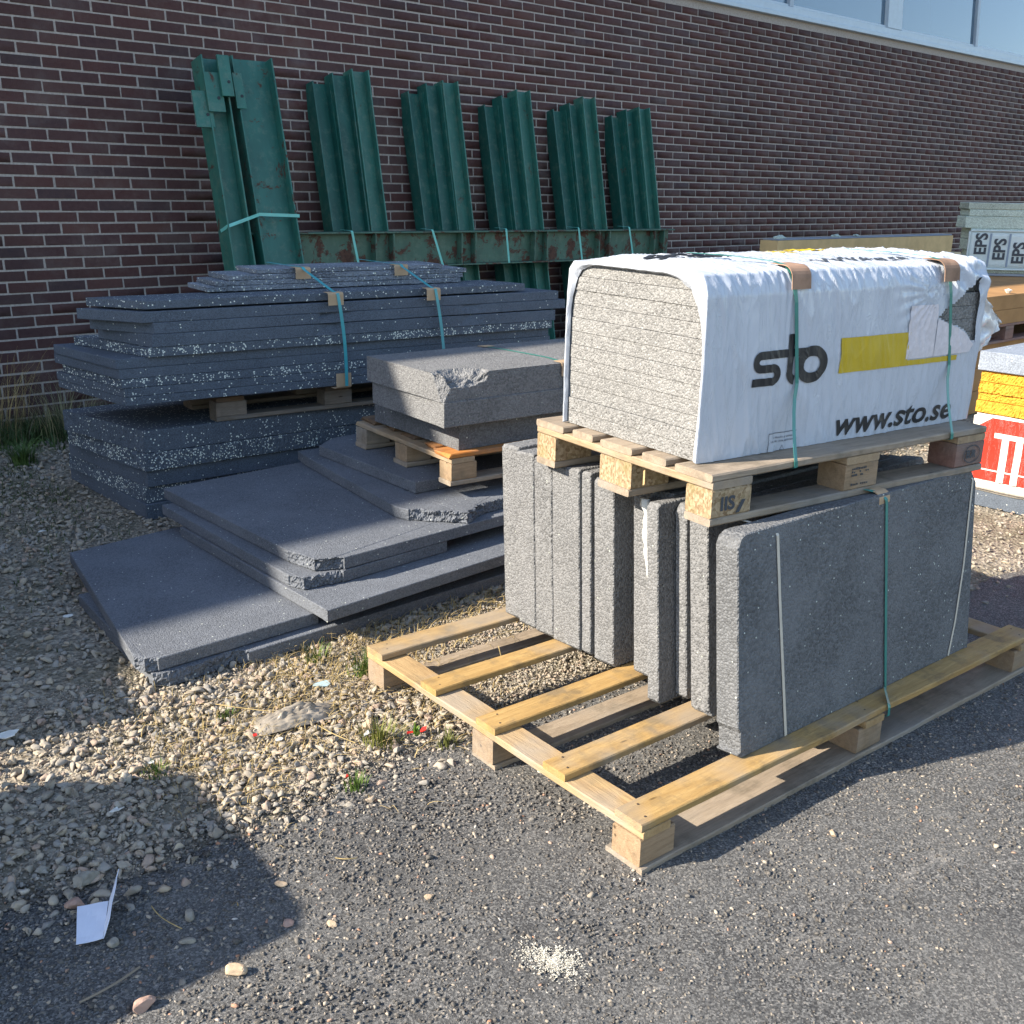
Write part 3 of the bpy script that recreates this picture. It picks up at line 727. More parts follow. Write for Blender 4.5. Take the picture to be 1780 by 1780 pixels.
# ------------------------------------------------------------------ upright slabs on the lower pallet
UP = 'grey foam slabs standing upright on the pine pallet'
LEAN = .10
def upright(label, x0, y_front, th, L, H, mat, seed, chips=(), z0=.1445, rough=None, lean=LEAN):
    """slab standing on its long edge: polygon in (x, height), thickness away from the camera"""
    r = .018
    poly = [(0, 0), (L, 0), (L, H), (0, H)]
    if chips == 'corner': poly = [(.0, .012), (.015, 0), (L, 0), (L, H - .05), (L - .04, H), (.032, H), (.012, H - .010), (0, H - .034), (0, .090), (.009, .075), (.011, .02)]
    elif chips: poly = list(chips)
    vs, fs = slab_geo(poly, th, rough or {}, seed, step=.03, rad=.003, jit=.0016)
    vs = [(x, th - z, y) for x, y, z in vs]           # polygon y -> up, thickness z -> towards the camera
    bm = bmesh.new(); bb = [bm.verts.new(v) for v in vs]
    for f in fs: bm.faces.new([bb[i] for i in f])
    bmesh.ops.recalc_face_normals(bm, faces=bm.faces)
    far = max(0, min(1, (y_front - 1.6) / .5)); o = frombm('foam_slab', bm, mat); o.location = (x0 + .018 * far, y_front, z0); o.rotation_euler = (-(lean - .045 * far), 0, math.radians(-2.5))
    return tag(o, label, 'foam slab', UP)
def chip(L, H, c=.02, b=.012):
    return [(b, 0), (L, 0), (L, H - c), (L - c, H), (c, H), (0, H - c), (0, b)]
upright('front slab of the upright row, rounded top corner, white spots, two cream bands across it', 2.122, 1.437, .075, 1.21, .622, FOAM_EDGE, 1, 'corner')
upright('second upright slab from the front, chipped along its edge, pressed close behind the front one', 2.345, 1.520, .055, 1.00, .585, FOAM_FRONT, 12, chip(1.0, .585))
upright('third upright slab from the front, broad pale end with a ragged right edge', 2.243, 1.632, .068, 1.12, .612, FOAM_END, 2, chip(1.12, .612, .012, .02), rough={6: .004})
upright('dark recessed upright slab just behind the broad ragged one', 2.325, 1.702, .043, 1.02, .605, FOAM_FRONT, 13, chip(1.02, .605))
upright('narrow upright slab tucked behind the near corner block of the upper pallet', 2.280, 1.748, .043, 1.06, .600, FOAM_END, 3, chip(1.06, .60))
upright('upright slab with a protruding end right of the white foam seam', 2.212, 1.800, .045, 1.12, .618, FOAM_END, 4, chip(1.12, .618, .014), z0=.13)
upright('recessed dark upright slab left of the white foam seam', 2.320, 1.852, .06, 1.0, .603, FOAM_FRONT, 5, chip(1.0, .603))
upright('upright slab with a thin lit end just left of the white foam seam', 2.298, 1.915, .07, 1.05, .600, FOAM_END, 6, chip(1.05, .60))
upright('wide upright slab sixth from the left, end standing out past its right-hand neighbour', 2.262, 2.040, .088, 1.1, .611, FOAM_END, 7, chip(1.1, .611, .012))
upright('slim upright slab fifth from the left, set flush beside a dark gap', 2.268, 2.150, .042, 1.1, .614, FOAM_END, 8, chip(1.1, .614, .008))
upright('thick upright slab fourth from the left', 2.262, 2.195, .130, 1.1, .616, FOAM_END, 9, chip(1.1, .616, .008))
upright('upright slab third from the left', 2.268, 2.328, .088, 1.1, .618, FOAM_END, 10, chip(1.1, .618, .006))
upright('upright slab second from the left', 2.272, 2.419, .088, 1.1, .620, FOAM_END, 14, chip(1.1, .620, .006))
upright('leftmost upright slab, at the far end of the row', 2.288, 2.512, .088, 1.1, .624, FOAM_END, 11, chip(1.1, .624, .01))
# white expanding-foam seam
vs = []; fs = []
nS = 60
for i in range(nS + 1):
    t = i / nS; z = .735 - t * .44; w = .014 * (1 - t * .62) * (1 + .5 * noise.noise(Vector((t * 14, 0, 0)))) ; y = 1.872 + .012 * math.sin(t * 5) + .02 * max(0, .1 - t) * 8 - t * .012
    x_ = 2.268 - .002 * math.sin(t * 9)
    for k in range(6):
        a = k / 6 * 2 * PI; rr = w * (1 + .25 * noise.noise(Vector((t * 30, k * 2.0, 1))))
        vs.append((x_ + rr * .9 * math.cos(a), y + .006 + (z - .15) * .078 + rr * math.sin(a), z))
for i in range(nS):
    for k in range(6): fs.append((i * 6 + k, i * 6 + (k + 1) % 6, (i + 1) * 6 + (k + 1) % 6, (i + 1) * 6 + k))
fs += [tuple(range(6))[::-1], tuple(nS * 6 + k for k in range(6))]
tag(mesh('foam_seam', vs, fs, flat('expanding_foam', (.66, .66, .62), .8, .2, .1, 40, .6, 80), smooth=True), 'white hardened foam squeezed out between two upright grey slabs', 'foam seam')
# bands around the upright row
def face_pt(x, z, off=.002): return (x, 1.437 - (x - 2.122) * math.tan(math.radians(2.5)) + (z - .1445) * LEAN - off, z)
def band(label, pts, top_y, w, mat, n=14):
    path = []
    xt, zt = pts[0]
    for k in range(5): t = k / 4; path.append(((xt - .02 * (1 - t), 1.63 - t * .13 + 0 * top_y, zt + .016 + .004 * (1 - t)), (0, 0, 1)))
    path.append(((xt, face_pt(xt, zt, .0)[1] + .006, zt + .012), (0, -.7, .7)))
    for i in range(len(pts) - 1):
        for k in range(n):
            t = k / n; x_ = pts[i][0] + (pts[i + 1][0] - pts[i][0]) * t; z_ = pts[i][1] + (pts[i + 1][1] - pts[i][1]) * t
            path.append((face_pt(x_, z_), (0, -1, .04)))
    path.append((face_pt(*pts[-1]), (0, -1, 0)))
    o = ribbon('strap', path, w, mat); return tag(o, label, 'strap', 'bands around the upright slabs')
band('left cream band down the front of the upright slabs', [(2.285, .735), (2.296, .56), (2.306, .43), (2.328, .150)], 0, .011, STRAP_W)
band('right cream band down the front of the upright slabs', [(3.305, .725), (3.272, .44), (3.235, .26), (3.200, .150)], 0, .010, STRAP_W)
st = empty('strap', (2.77, 1.44, .75), 0, 'green strap with cardboard edge guard down the middle of the upright slabs', 'strap', 'bands around the upright slabs')
def rel(path, o): return [((Vector(p) - Vector(o)), n) for p, n in path]
gp = [((2.71, 1.60, .776), (0, 0, 1)), ((2.755, 1.51, .773), (0, 0, 1)), ((2.79, 1.478, .764), (0, -.7, .7)), ((2.797, 1.463, .745), (0, -1, 0))]
for t in range(9): z = .73 - t * .0725; gp.append((face_pt(2.800 + .025 * (t / 8), z, .004), (0, -1, 0)))
gp += [(face_pt(2.795, .160, .02), (0, -.8, .6)), ((2.735, 1.340, .146), (0, -.8, .6)), ((2.730, 1.335, .138), (0, -1, 0)), ((2.730, 1.334, .112), (0, -1, 0)), ((2.732, 1.36, .098), (0, -.2, -1))]
ribbon('band', rel(gp, st.location), .013, STRAP_G, st)
protector('edge_guard', Vector((2.795, 1.471, .766)) - st.location, (1, -.04, 0), (0, -1, 0), (0, 0, 1), CARD, st, w=.055, top=.075, down=.055, r=.02)

# ------------------------------------------------------------------ wrapped white pack
pk = empty('wrapped_pack', OP + Vector((0, 0, .0)), AP, 'white plastic wrapped pack of grey foam boards with black logo on the upper pallet', 'wrapped pack')
X0, X1, Y0, Y1, Z0, Z1 = .048, 1.232, .112, .700, .1455, .640
nb = 12
for k in range(nb):
    h = (Z1 - Z0) / nb; z = Z0 + k * h; dx = random.uniform(-.002, .003)
    poly = [(X0 + dx, Y0 + .012), (X0 + dx + .012, Y0 + (.02 if k > 9 else 0)), (X1, Y0 + (.02 if k > 9 else 0)), (X1, Y1), (X0 + dx, Y1)]
    vs, fs = slab_geo(poly, h - .0009, {}, 100 + k, step=.012, rad=.0011, jit=.0022)
    mesh('foam_board', [(a, b, c + z) for a, b, c in vs], fs, FOAM_PACK, pk)
# film cross-section path (y, z), from the front bottom over the top to the back bottom
key = [(.104, .1460), (.100, .25), (.098, .40), (.101, .52), (.104, .588), (.112, .615), (.128, .643), (.17, .653), (.30, .661), (.45, .665), (.60, .659), (.675, .648), (.702, .62), (.708, .55), (.710, .35), (.708, .146)]
def resamp(key, step):
    out = [];
    for a, b in zip(key[:-1], key[1:]):
        L = math.hypot(b[0] - a[0], b[1] - a[1]); k = max(1, int(round(L / step)))
        for j in range(k): out.append((a[0] + (b[0] - a[0]) * j / k, a[1] + (b[1] - a[1]) * j / k))
    out.append(key[-1]); return out
path = resamp(key, .0065)
def wr(x, s, top):
    """outward wrinkle height of the film"""
    a = noise.noise(Vector((x * 34 + s * 7, s * 3.2, 2.0))); b = noise.noise(Vector((x * 70 + s * 16, s * 5, 7.0)))
    w = .0034 * (1 - abs(a) * 2.4) * .7 + .0012 * b + .005 * noise.noise(Vector((x * 6 + s * 5, s * 3, 5)))
    r1 = max(0.0, 1 - abs(noise.noise(Vector((x * 11 + s * 2.6, s * 2.2, 21.0)))) * 9) ** 2; r2 = max(0.0, 1 - abs(noise.noise(Vector((x * 19 - s * 3.5, s * 4.0, 33.0)))) * 8) ** 2
    w += .0032 * r1 + .0016 * r2
    if top:
        c = noise.noise(Vector((x * 5 + s * 3, s * 46, 4))); w += .0045 * (1 - abs(c) * 3.0) * .7 * min(1, max(0, (s - .56) / .08))
    # tension star between the strap and the tear, crumple at the upper right corner
    e = max(0, 1 - math.hypot(x - .93, s - .42) / .16); w += .0035 * e * math.sin(math.atan2(s - .42, x - .99) * 26)
    e = max(0, min(1, (x - 1.03) / .05)) * max(0, min(1, (s - .36) / .08)) * (1 if s < .62 else .6)
    if e > 0: w += e * .013 * (1 - 3.0 * abs(noise.noise(Vector((x * 13 + s * 9, s * 14 - x * 6, 9)))))
    # folds beside the strap guards
    e = math.exp(-((x - .34) / .03) ** 2) * max(0, min(1, (s - .2) / .3)); w += e * .003 * math.sin(x * 260)
    return w
slen = [0]
for a, b in zip(path[:-1], path[1:]): slen.append(slen[-1] + math.hypot(b[0] - a[0], b[1] - a[1]))
# s on the front face equals z - .146
nxf = 260; fx = [(.034 + (1.246 - .034) * i / nxf) for i in range(nxf + 1)]
hole = [(1.010, .492), (1.05, .515), (1.085, .532), (1.13, .562), (1.205, .605), (1.212, .52), (1.218, .400), (1.195, .405), (1.165, .432), (1.12, .452), (1.07, .468), (1.03, .478)]
def film_point(x, i):
    y, z = path[i]; a = path[max(i - 1, 0)]; b = path[min(i + 1, len(path) - 1)]
    t = Vector((b[0] - a[0], b[1] - a[1])).normalized(); nrm = Vector((-t.y, t.x))   # outward: front -> -y
    s = slen[i]; w = wr(x, s, .52 < s < 1.08)
    w = max(w, -.002) * min(1, max(.15, (x - .03) / .05))
    k = min(1, max(0, (x - .034) / .12)); zz = z + nrm.y * w
    if z > .60: zz = min(zz, .644 + (zz - .644) * k) if zz > .644 else zz
    return (x, y + nrm.x * w, zz)
vs = []; fs = []; npth = len(path)
for x_ in fx:
    for i in range(npth): vs.append(film_point(x_, i))
for a in range(nxf):
    for i in range(npth - 1):
        y, z = path[i]; xm = (fx[a] + fx[a + 1]) / 2
        if slen[i] < .5 and poly_inside(xm + .005 * noise.noise(Vector((xm * 30, z * 30, 0))), z + .003 + .005 * noise.noise(Vector((xm * 30, z * 30, 5))), hole): continue
        v = a * npth + i; fs.append((v, v + 1, v + npth + 1, v + npth))
# folded rim over the open end
cy_, cz_ = .405, .40; rim0 = len(vs); NR = 7
for r in range(1, NR + 1):
    t = r / NR
    for i in range(npth):
        p = film_point(fx[0], i); y, z = p[1], p[2]
        corner = math.exp(-((y - .10) / .10) ** 2 - ((z - .66) / .13) ** 2) * .058 + math.exp(-((y - .71) / .07) ** 2 - ((z - .65) / .09) ** 2) * .035
        wd = (.010 + corner + .004 * noise.noise(Vector((slen[i] * 18, 3, 0)))) * t
        if slen[i] < .5: wd += .012 * t * max(0, 1 - (z - .146) / .15)
        d = Vector((cy_ - y, cz_ - z)).normalized()
        bulge = .010 * math.sin(t * PI * .9) - .0
        vs.append((fx[0] - bulge + .012 * t + .0015 * noise.noise(Vector((slen[i] * 30, t * 4, 1))), y + d.x * wd, z + d.y * wd))
prev = 0
for r in range(NR):
    for i in range(npth - 1):
        a = (i if r == 0 else rim0 + (r - 1) * npth + i); b = a + 1; c = rim0 + r * npth + i; fs.append((b, a, c, c + 1))
# closed far end
e0 = nxf * npth; cen = len(vs); 
for r in range(1, 9):
    t = r / 9
    for i in range(npth):
        p = vs[e0 + i]; vs.append((p[0] + .014 * math.sin(t * 3) + .006 * noise.noise(Vector((p[1] * 14, p[2] * 14, t * 5))), p[1] + (cy_ - p[1]) * t, p[2] + (cz_ - p[2]) * t))
for r in range(8):
    for i in range(npth - 1):
        a = e0 + i if r == 0 else cen + (r - 1) * npth + i; c = cen + r * npth + i; fs.append((a, a + 1, c + 1, c))
mesh('plastic_wrap', vs, fs, FILM, pk, smooth=True)
def on_front(x, z, off):
    s = z - .146; i = min(range(npth), key=lambda k: abs(slen[k] - s) if slen[k] < .55 else 9)
    j = i if slen[i] <= s or i == 0 else i - 1
    t = (s - slen[j]) / (slen[j + 1] - slen[j]); a = Vector(film_point(x, j)); b = Vector(film_point(x, j + 1)); p = a.lerp(b, max(0, min(1, t)))
    return (p.x, p.y - off, p.z)
def on_top(x, y, off):
    best = min((k for k in range(npth) if path[k][1] > .6), key=lambda k: abs(path[k][0] - y)); p = film_point(x, best)
    return (p[0], y, p[2] + off)
def decal(name, bm, mat, fn, off, label=None):
    off += .0014
    for v in bm.verts: v.co = Vector(fn(v.co.x, v.co.y, off))
    o = frombm(name, bm, mat, pk)
    if label: o['label'] = label
    return o
def strokes(path2, w, closed=False, n=0):
    bm = bmesh.new(); P_ = [Vector(p) for p in path2]; k = len(P_); L = []; R_ = []
    for i in range(k):
        a = P_[i - 1] if (i or closed) else P_[0]; b = P_[(i + 1) % k] if (i < k - 1 or closed) else P_[-1]
        t = (b - a).normalized(); s = Vector((-t.y, t.x)) * w / 2; L.append(P_[i] + s); R_.append(P_[i] - s)
    vl = [bm.verts.new((*p, 0)) for p in L]; vr = [bm.verts.new((*p, 0)) for p in R_]; vm = [bm.verts.new((*p, 0)) for p in P_]
    for i in range(k if closed else k - 1):
        j = (i + 1) % k; bm.faces.new((vl[i], vm[i], vm[j], vl[j])); bm.faces.new((vm[i], vr[i], vr[j], vm[j]))
    return bm
def arc(cx, cy, rx_, ry_, a0, a1, n=14): return [(cx + rx_ * math.cos(math.radians(a0 + (a1 - a0) * i / n)), cy + ry_ * math.sin(math.radians(a0 + (a1 - a0) * i / n))) for i in range(n + 1)]
def dense(p, step=.006):
    out = []
    for a, b in zip(p[:-1], p[1:]):
        L = math.hypot(b[0] - a[0], b[1] - a[1]); k = max(1, int(L / step)); out += [(a[0] + (b[0] - a[0]) * j / k, a[1] + (b[1] - a[1]) * j / k) for j in range(k)]
    return out + [p[-1]]
def logo(sx=1, ox=0, oz=0, sz=1, fn=on_front, off=.0008, mat=INK, swap=None):
    T = lambda p: [(ox + sx * a, oz + sz * b) for a, b in p]
    W_ = .0225 * abs(sz)
    ss = dense([(.345, .424), (.243, .424)]) + arc(.243, .4055, .020, .0185, 90, 270) + dense([(.243, .387), (.290, .387)]) + arc(.290, .3685, .018, .0185, 90, -90) + dense([(.290, .350), (.214, .350)])
    tt = dense([(.358, .476), (.358, .372)]) + arc(.383, .372, .025, .026, 180, 262)
    xb = dense([(.345, .424), (.46, .424)])
    oo = arc(.447, .386, .050, .0385, 0, 348, 40)
    for k, (q, w) in enumerate(((ss, 1), (tt, 1.12), (xb, 1))):
        decal('printed_logo', strokes(T(q), W_ * w), mat, fn, off + .0003 * k, 'black sto lettering printed on the wrap' if k == 0 and fn is on_front else None)
    decal('printed_logo', strokes(T(oo), W_ * 1.3, True), mat, fn, off + .0009)
logo()
def rectbm(x0, z0, x1, z1, grid=.0065):
    bm = bmesh.new(); v = [bm.verts.new(p) for p in ((x0, z0, 0), (x1, z0, 0), (x1, z1, 0), (x0, z1, 0))]; bm.faces.new(v); return gridcut(bm, grid)
decal('printed_yellow_bar', rectbm(.566, .350, .876, .452), YEL, on_front, .0008); decal('printed_yellow_bar', rectbm(.8765, .350, 1.125, .366), YEL, on_front, .0008)
bm = text_data('www.sto.se', .0985, shear=.22, offset=.0022, grid=.012, spacing=1.02)
xs_ = [v.co.x for v in bm.verts]; w_ = max(xs_) - min(xs_); m0 = min(xs_)
for v in bm.verts: v.co.x = .583 + (v.co.x - m0) / w_ * .555; v.co.y += .163
decal('printed_text', bm, INK, on_front, .0009, 'black italic www.sto.se lettering')
# small approval box
for a, b in (((.302, .138), (.415, .138)), ((.302, .199), (.415, .199)), ((.302, .138), (.302, .199))): decal('printed_label_outline', strokes(dense([a, b]), .0018), INK2, on_front, .0008)
for row, zz in enumerate((.183, .172)):
    xx = .318 - .003 * row
    while xx < .405:
        w_ = random.uniform(.002, .004)
        if random.random() < .85: decal('printed_small_text', strokes([(xx, zz), (xx + w_ * .6, zz + .0055), (xx + w_, zz)], .0012), INK2, on_front, .0008)
        xx += w_ + .0016
decal('printed_recycling_mark', strokes([(.352, .148), (.360, .161), (.368, .148), (.352, .148)], .0018), INK2, on_front, .0008)
# prints on the top
logo(sx=1.0, ox=-.10, oz=-.02 + .06, sz=1.0, fn=on_top, off=.0012, mat=INK)
decal('printed_yellow_bar', rectbm(.66, .46, .76, .53, .012), YEL, on_top, .0012); decal('printed_yellow_bar', rectbm(.80, .53, .97, .62, .012), YEL, on_top, .0012)
bm = text_data('www.sto.se', .09, shear=.22, offset=.002, grid=.012)
for v in bm.verts: v.co.x = .55 + v.co.x; v.co.y += .20
decal('printed_text', bm, INK2, on_top, .0012)
# paper patch with torn outline
bm = rectbm(.866, .370, 1.000, .530, .008)
for v in bm.verts: v.co.x += .006 * noise.noise(Vector((v.co.y * 40, 1, 1))) * (1 if v.co.x > .99 else .3)
decal('paper_patch', bm, PATCH, on_front, .0016)
bm = bmesh.new(); pp = [(1.001, .370), (1.19, .372), (1.205, .395), (1.15, .436), (1.10, .456), (1.04, .474), (1.003, .486)]
bm.faces.new([bm.verts.new((*p, 0)) for p in pp]); decal('paper_patch', gridcut(bm, .012), PATCH, on_front, .0022)
# loose torn flap at the right end
vs = []; fs = []; n1, n2 = 26, 18
for i in range(n1 + 1):
    for j in range(n2 + 1):
        u = i / n1; v = j / n2; top = .56 - .09 * u; bot = .32 + .02 * math.sin(u * 9) + .05 * u
        z = bot + (top - bot) * v; outw = .21 * math.sin(min(1, u) * PI / 2) * (.35 + .65 * math.sin(PI * min(1, max(0, 1 - v) * .9 + .15)))
        f = noise.noise(Vector((u * 5, v * 6, 3))); f2 = noise.noise(Vector((u * 14, v * 13, 8)))
        vs.append((1.236 + outw + .012 * f, .118 + .05 * u + .03 * f + .010 * f2, z + .008 * f2))
for i in range(n1):
    for j in range(n2): a = i * (n2 + 1) + j; fs.append((a, a + n2 + 1, a + n2 + 2, a + 1))
mesh('torn_film_flap', vs, fs, FILM_T, pk, smooth=True)
# straps and guards over the pack
def pack_strap(label, xt, xb, xg, xs_=.11):
    s = empty('strap', OP, AP, label, 'strap', 'green straps over the white pack')
    pth = [((xt - .07, .45, .676), (0, 0, 1)), ((xt - .04, .30, .675), (0, 0, 1)), ((xt - .012, .17, .668), (0, 0, 1)), ((xt, .135, .660), (0, -.4, 1)), ((xt + .003, .112, .640), (0, -1, .6)), ((xt + .006, .097, .600), (0, -1, .2))]
    for t in range(1, 13):
        z = .60 - t * (.60 - .148) / 12; pth.append(((xt + .006 + (xb - xt - .006) * max(0, t / 12) - (.0 if t <= 7 else xs_ * ((t - 7) / 5)), .093 - .095 * max(0, (t - 7) / 5) ** 1.3, z), (0, -1, .15)))
    pth += [((xb - xs_, -.004, .142), (0, -1, 0)), ((xb - xs_ + .003, -.003, .124), (0, -1, 0)), ((xb - xs_ + .003, .02, .119), (0, 0, -1))]
    ribbon('band', pth, .0135, STRAP_G, s)
    protector('edge_guard', (xg, .104, .655), (1, 0, 0), (0, -1, 0), (0, .1, 1), CARD_D, s, w=.075, top=.075, down=.058, r=.026, off=.004)
pack_strap('green strap with brown edge guard left of centre over the white pack', .345, .418, .372, .112)
pack_strap('green strap with brown edge guard near the torn right end of the white pack', 1.035, 1.125, 1.045, .115)

# ------------------------------------------------------------------ flat slabs in front (left)
FG = 'smooth grey foam slabs piled flat on the gravel'
slab('lowest long foam slab on the gravel, bite broken out of its front edge', [(1.21, 3.105), (1.255, 3.075), (1.40, 3.085), (1.51, 3.10), (1.535, 3.060), (2.90, 3.085), (2.98, 4.0), (1.28, 3.96)], .006, .050, FOAM, FG, {0: .012, 1: .010, 2: .012, 3: .01}, 21)
slab('lowest left foam slab showing beneath the wide flat sheet', [(1.225, 3.16), (1.70, 3.97), (1.85, 4.30), (1.31, 3.95)], .006, .046, FOAM, FG, {3: .002}, 22) if False else None
slab('wide flat foam sheet at the front left, half in sun, crumbled near corner', [(1.178, 3.17), (1.195, 3.125), (1.235, 3.108), (1.85, 3.118), (1.88, 3.6), (1.905, 4.385), (1.385, 4.335)], .058, .046, FOAM, FG, {0: .010, 1: .012}, 23)
slab('long foam slab lying on the front sheet with its clean front edge in the sun', [(1.822, 3.006), (2.95, 3.075), (3.02, 4.30), (1.835, 4.235)], .106, .046, FOAM, FG, {}, 24)
slab('foam slab with a dark crumbled near corner under the broad top sheet', [(1.835, 3.30), (1.86, 3.225), (2.02, 3.205), (2.545, 3.235), (2.60, 4.5), (1.850, 4.45)], .154, .046, FOAM, FG, {0: .006, 1: .016, 4: .0}, 25)
slab('broad foam sheet with a broken front left corner, shadow line across its top', [(1.905, 3.42), (1.930, 3.265), (2.03, 3.212), (3.05, 3.250), (3.12, 4.60), (2.64, 4.575), (1.900, 4.535)], .202, .048, FOAM, FG, {0: .004, 1: .020}, 26)
slab('foam slab with a long crumbly bright edge below the small pallet', [(2.475, 3.50), (2.49, 3.43), (2.66, 3.235), (2.80, 3.30), (3.10, 3.33), (3.75, 3.30), (3.80, 4.5), (2.66, 4.62), (2.63, 4.50)], .252, .048, FOAM, FG, {1: .016, 2: .018, 3: .008, 6: .003}, 27)
slab('foam slab with cut off corner directly under the small weathered pallet', [(2.655, 3.60), (3.0, 3.585), (3.9, 3.56), (3.95, 4.60), (2.83, 4.56), (2.69, 4.46)], .302, .052, FOAM, FG, {4: .004}, 28)

# ------------------------------------------------------------------ small weathered pallet and its slabs
sp = empty('pallet', (2.715, 3.445, .3565), math.radians(-6.3), 'small weathered pallet with broken boards, front two coloured orange for the sunlight on them', 'pallet')
for k, (y0, y1, x0, m) in enumerate(((.0, .135, .0, WO_X), (.165, .255, .03, WO_X), (.40, .53, .05, WD_X), (.60, .69, .06, WD_X), (.76, .90, .03, WD_X))):  # front two boards get the orange that stands for sun on them
    wobbly_board('deck_board', (x0, y0, .1225), (1.2, y1, .144), m, sp, 0, .003, .004, 16, seed=200 + k, rag0=.05)
for k, x0 in enumerate((.02, .53, 1.05)):
    wobbly_board('cross_board', (x0, .0 + .001 * k, .1002), (x0 + .12, .90, .1222), WG_Y, sp, 1, .003, .003, 14, seed=210 + k, rag1=.02)
for k, x0 in enumerate((.02, .53, 1.05)):
    for mm, (y0, y1) in enumerate(((.002, .10), (.39, .50), (.79, .90))):
        block(sp, (x0, y0, .0222), (x0 + .13, y1, .0998), WB if mm < 2 else WG_X, 220 + k * 3 + mm)
for k, (y0, y1) in enumerate(((0, .1), (.38, .51), (.79, .90))):
    wobbly_board('bottom_board', (.015, y0, .0), (1.2, y1, .0218), WG_X, sp, 0, .002, .004, 16, seed=230 + k)
HG = 'thick grey foam slabs strapped on the small pallet'
slab('lowest thick slab on the small pallet, set back to the right', rect((2.80, 3.475), -4, 1.15, .72), .501, .124, FOAM_FRONT, HG, {}, 31, tilt=(.0, 0))
slab('middle thick slab on the small pallet', rect((2.68, 3.425), -4.5, 1.21, .635, .03), .6255, .109, FOAM_END, HG, {}, 32)
# top slab with a chunk torn out of its upper corner
def chunk_slab():
    W = rect((2.675, 3.43), -4.5, 1.21, .635, .03); cx, cy = W[0]
    vs, fs = slab_geo([(x - cx, y - cy) for x, y in W], .115, {}, 33, step=.02)
    return vs, fs, cx, cy
ax = math.radians(-4.5)
def top_slab():
    """grid box so that a bowl can be torn out of the front left upper corner"""
    L, Wd, H = 1.21, .635, .115; st_ = .0105
    nxg = int(L / st_); nyg = int(Wd / st_); nzg = 8
    idx = {}; vs = []; fs = []
    xs2 = [i * .009 for i in range(36)] + list(np.linspace(.33, L, 24)); ys2 = [i * .010 for i in range(30)] + list(np.linspace(.31, Wd, 12)); zs2 = list(np.linspace(0, H, 11))
    def V(i, j, k):
        key = (i, j, k)
        if key not in idx:
            x, y, z = xs2[i], ys2[j], zs2[k]
            # bowl torn out of the top/front edge
            f = noise.fractal(Vector((x * 18, y * 18, z * 18)), .8, 2.1, 3)
            e = ((x - .115) / .125) ** 2 + ((y - .02) / .105) ** 2 + ((z - H) / .062) ** 2
            g1 = noise.noise(Vector((x * 110, y * 110, z * 110)))
            if e < 1 + .35 * f:
                dpt = (1 + .35 * f - e)
                z -= min(.055, .040 * dpt + .004) * (z / H); y += .060 * min(1, dpt) * max(0, 1 - y / .07) * (z / H); z += g1 * .0035; y += g1 * .0035; x += g1 * .003
            # sliver sheared off the front left vertical corner
            cr = (x + y * 1.0) - .060 * (z / H) - .012 + .010 * f
            if cr < 0: x -= cr * .5 + g1 * .002; y -= cr * .5 + g1 * .002
            r = .0025
            x = min(max(x, 0), L); x += .0008 * g1; y += .0008 * g1
            idx[key] = len(vs); vs.append((x, y, z))
        return idx[key]
    a, b, c = len(xs2) - 1, len(ys2) - 1, len(zs2) - 1
    for i in range(a):
        for j in range(b): fs.append((V(i, j, 0), V(i, j + 1, 0), V(i + 1, j + 1, 0), V(i + 1, j, 0))); fs.append((V(i, j, c), V(i + 1, j, c), V(i + 1, j + 1, c), V(i, j + 1, c)))
        for k in range(c): fs.append((V(i, 0, k), V(i + 1, 0, k), V(i + 1, 0, k + 1), V(i, 0, k + 1))); fs.append((V(i, b, k), V(i, b, k + 1), V(i + 1, b, k + 1), V(i + 1, b, k)))
    for j in range(b):
        for k in range(c): fs.append((V(0, j, k), V(0, j, k + 1), V(0, j + 1, k + 1), V(0, j + 1, k))); fs.append((V(a, j, k), V(a, j + 1, k), V(a, j + 1, k + 1), V(a, j, k + 1)))
    return vs, fs
vs, fs = top_slab(); o = mesh('foam_slab', vs, fs, FOAM_END); o.location = (2.675, 3.432, .7355); o.rotation_euler = (0, 0, ax)
tag(o, 'top slab on the small pallet with a chunk torn out of its sunlit front corner', 'foam slab', HG)
st = empty('strap', (3.33, 3.4, .85), 0, 'green strap with cardboard guard across the slabs on the small pallet', 'strap')
pp = [((3.37, 4.0 - .01, .8525), (0, 0, 1))] + [((3.37 + .012 * math.sin(t * 3), 4.0 - t * .58, .8525), (0, 0, 1)) for t in (.2, .4, .6, .8)] + [((3.345, 3.40, .8530), (0, 0, 1)), ((3.34, 3.378, .846), (0, -1, .5)), ((3.34, 3.373, .80), (0, -1, 0)), ((3.34, 3.373, .62), (0, -1, 0)), ((3.34, 3.373, .505), (0, -1, 0))]
ribbon('band', rel(pp, st.location), .013, STRAP_G, st)
protector('edge_guard', Vector((3.35, 3.3755, .8515)) - st.location, (1, -.07, 0), (0, -1, 0), (0, 0, 1), CARD, st, w=.06, top=.05, down=.06, r=.012)
protector('edge_guard', Vector((3.375, 4.005, .8515)) - st.location, (1, -.07, 0), (0, 1, 0), (0, 0, 1), CARD, st, w=.06, top=.06, down=.06, r=.012)

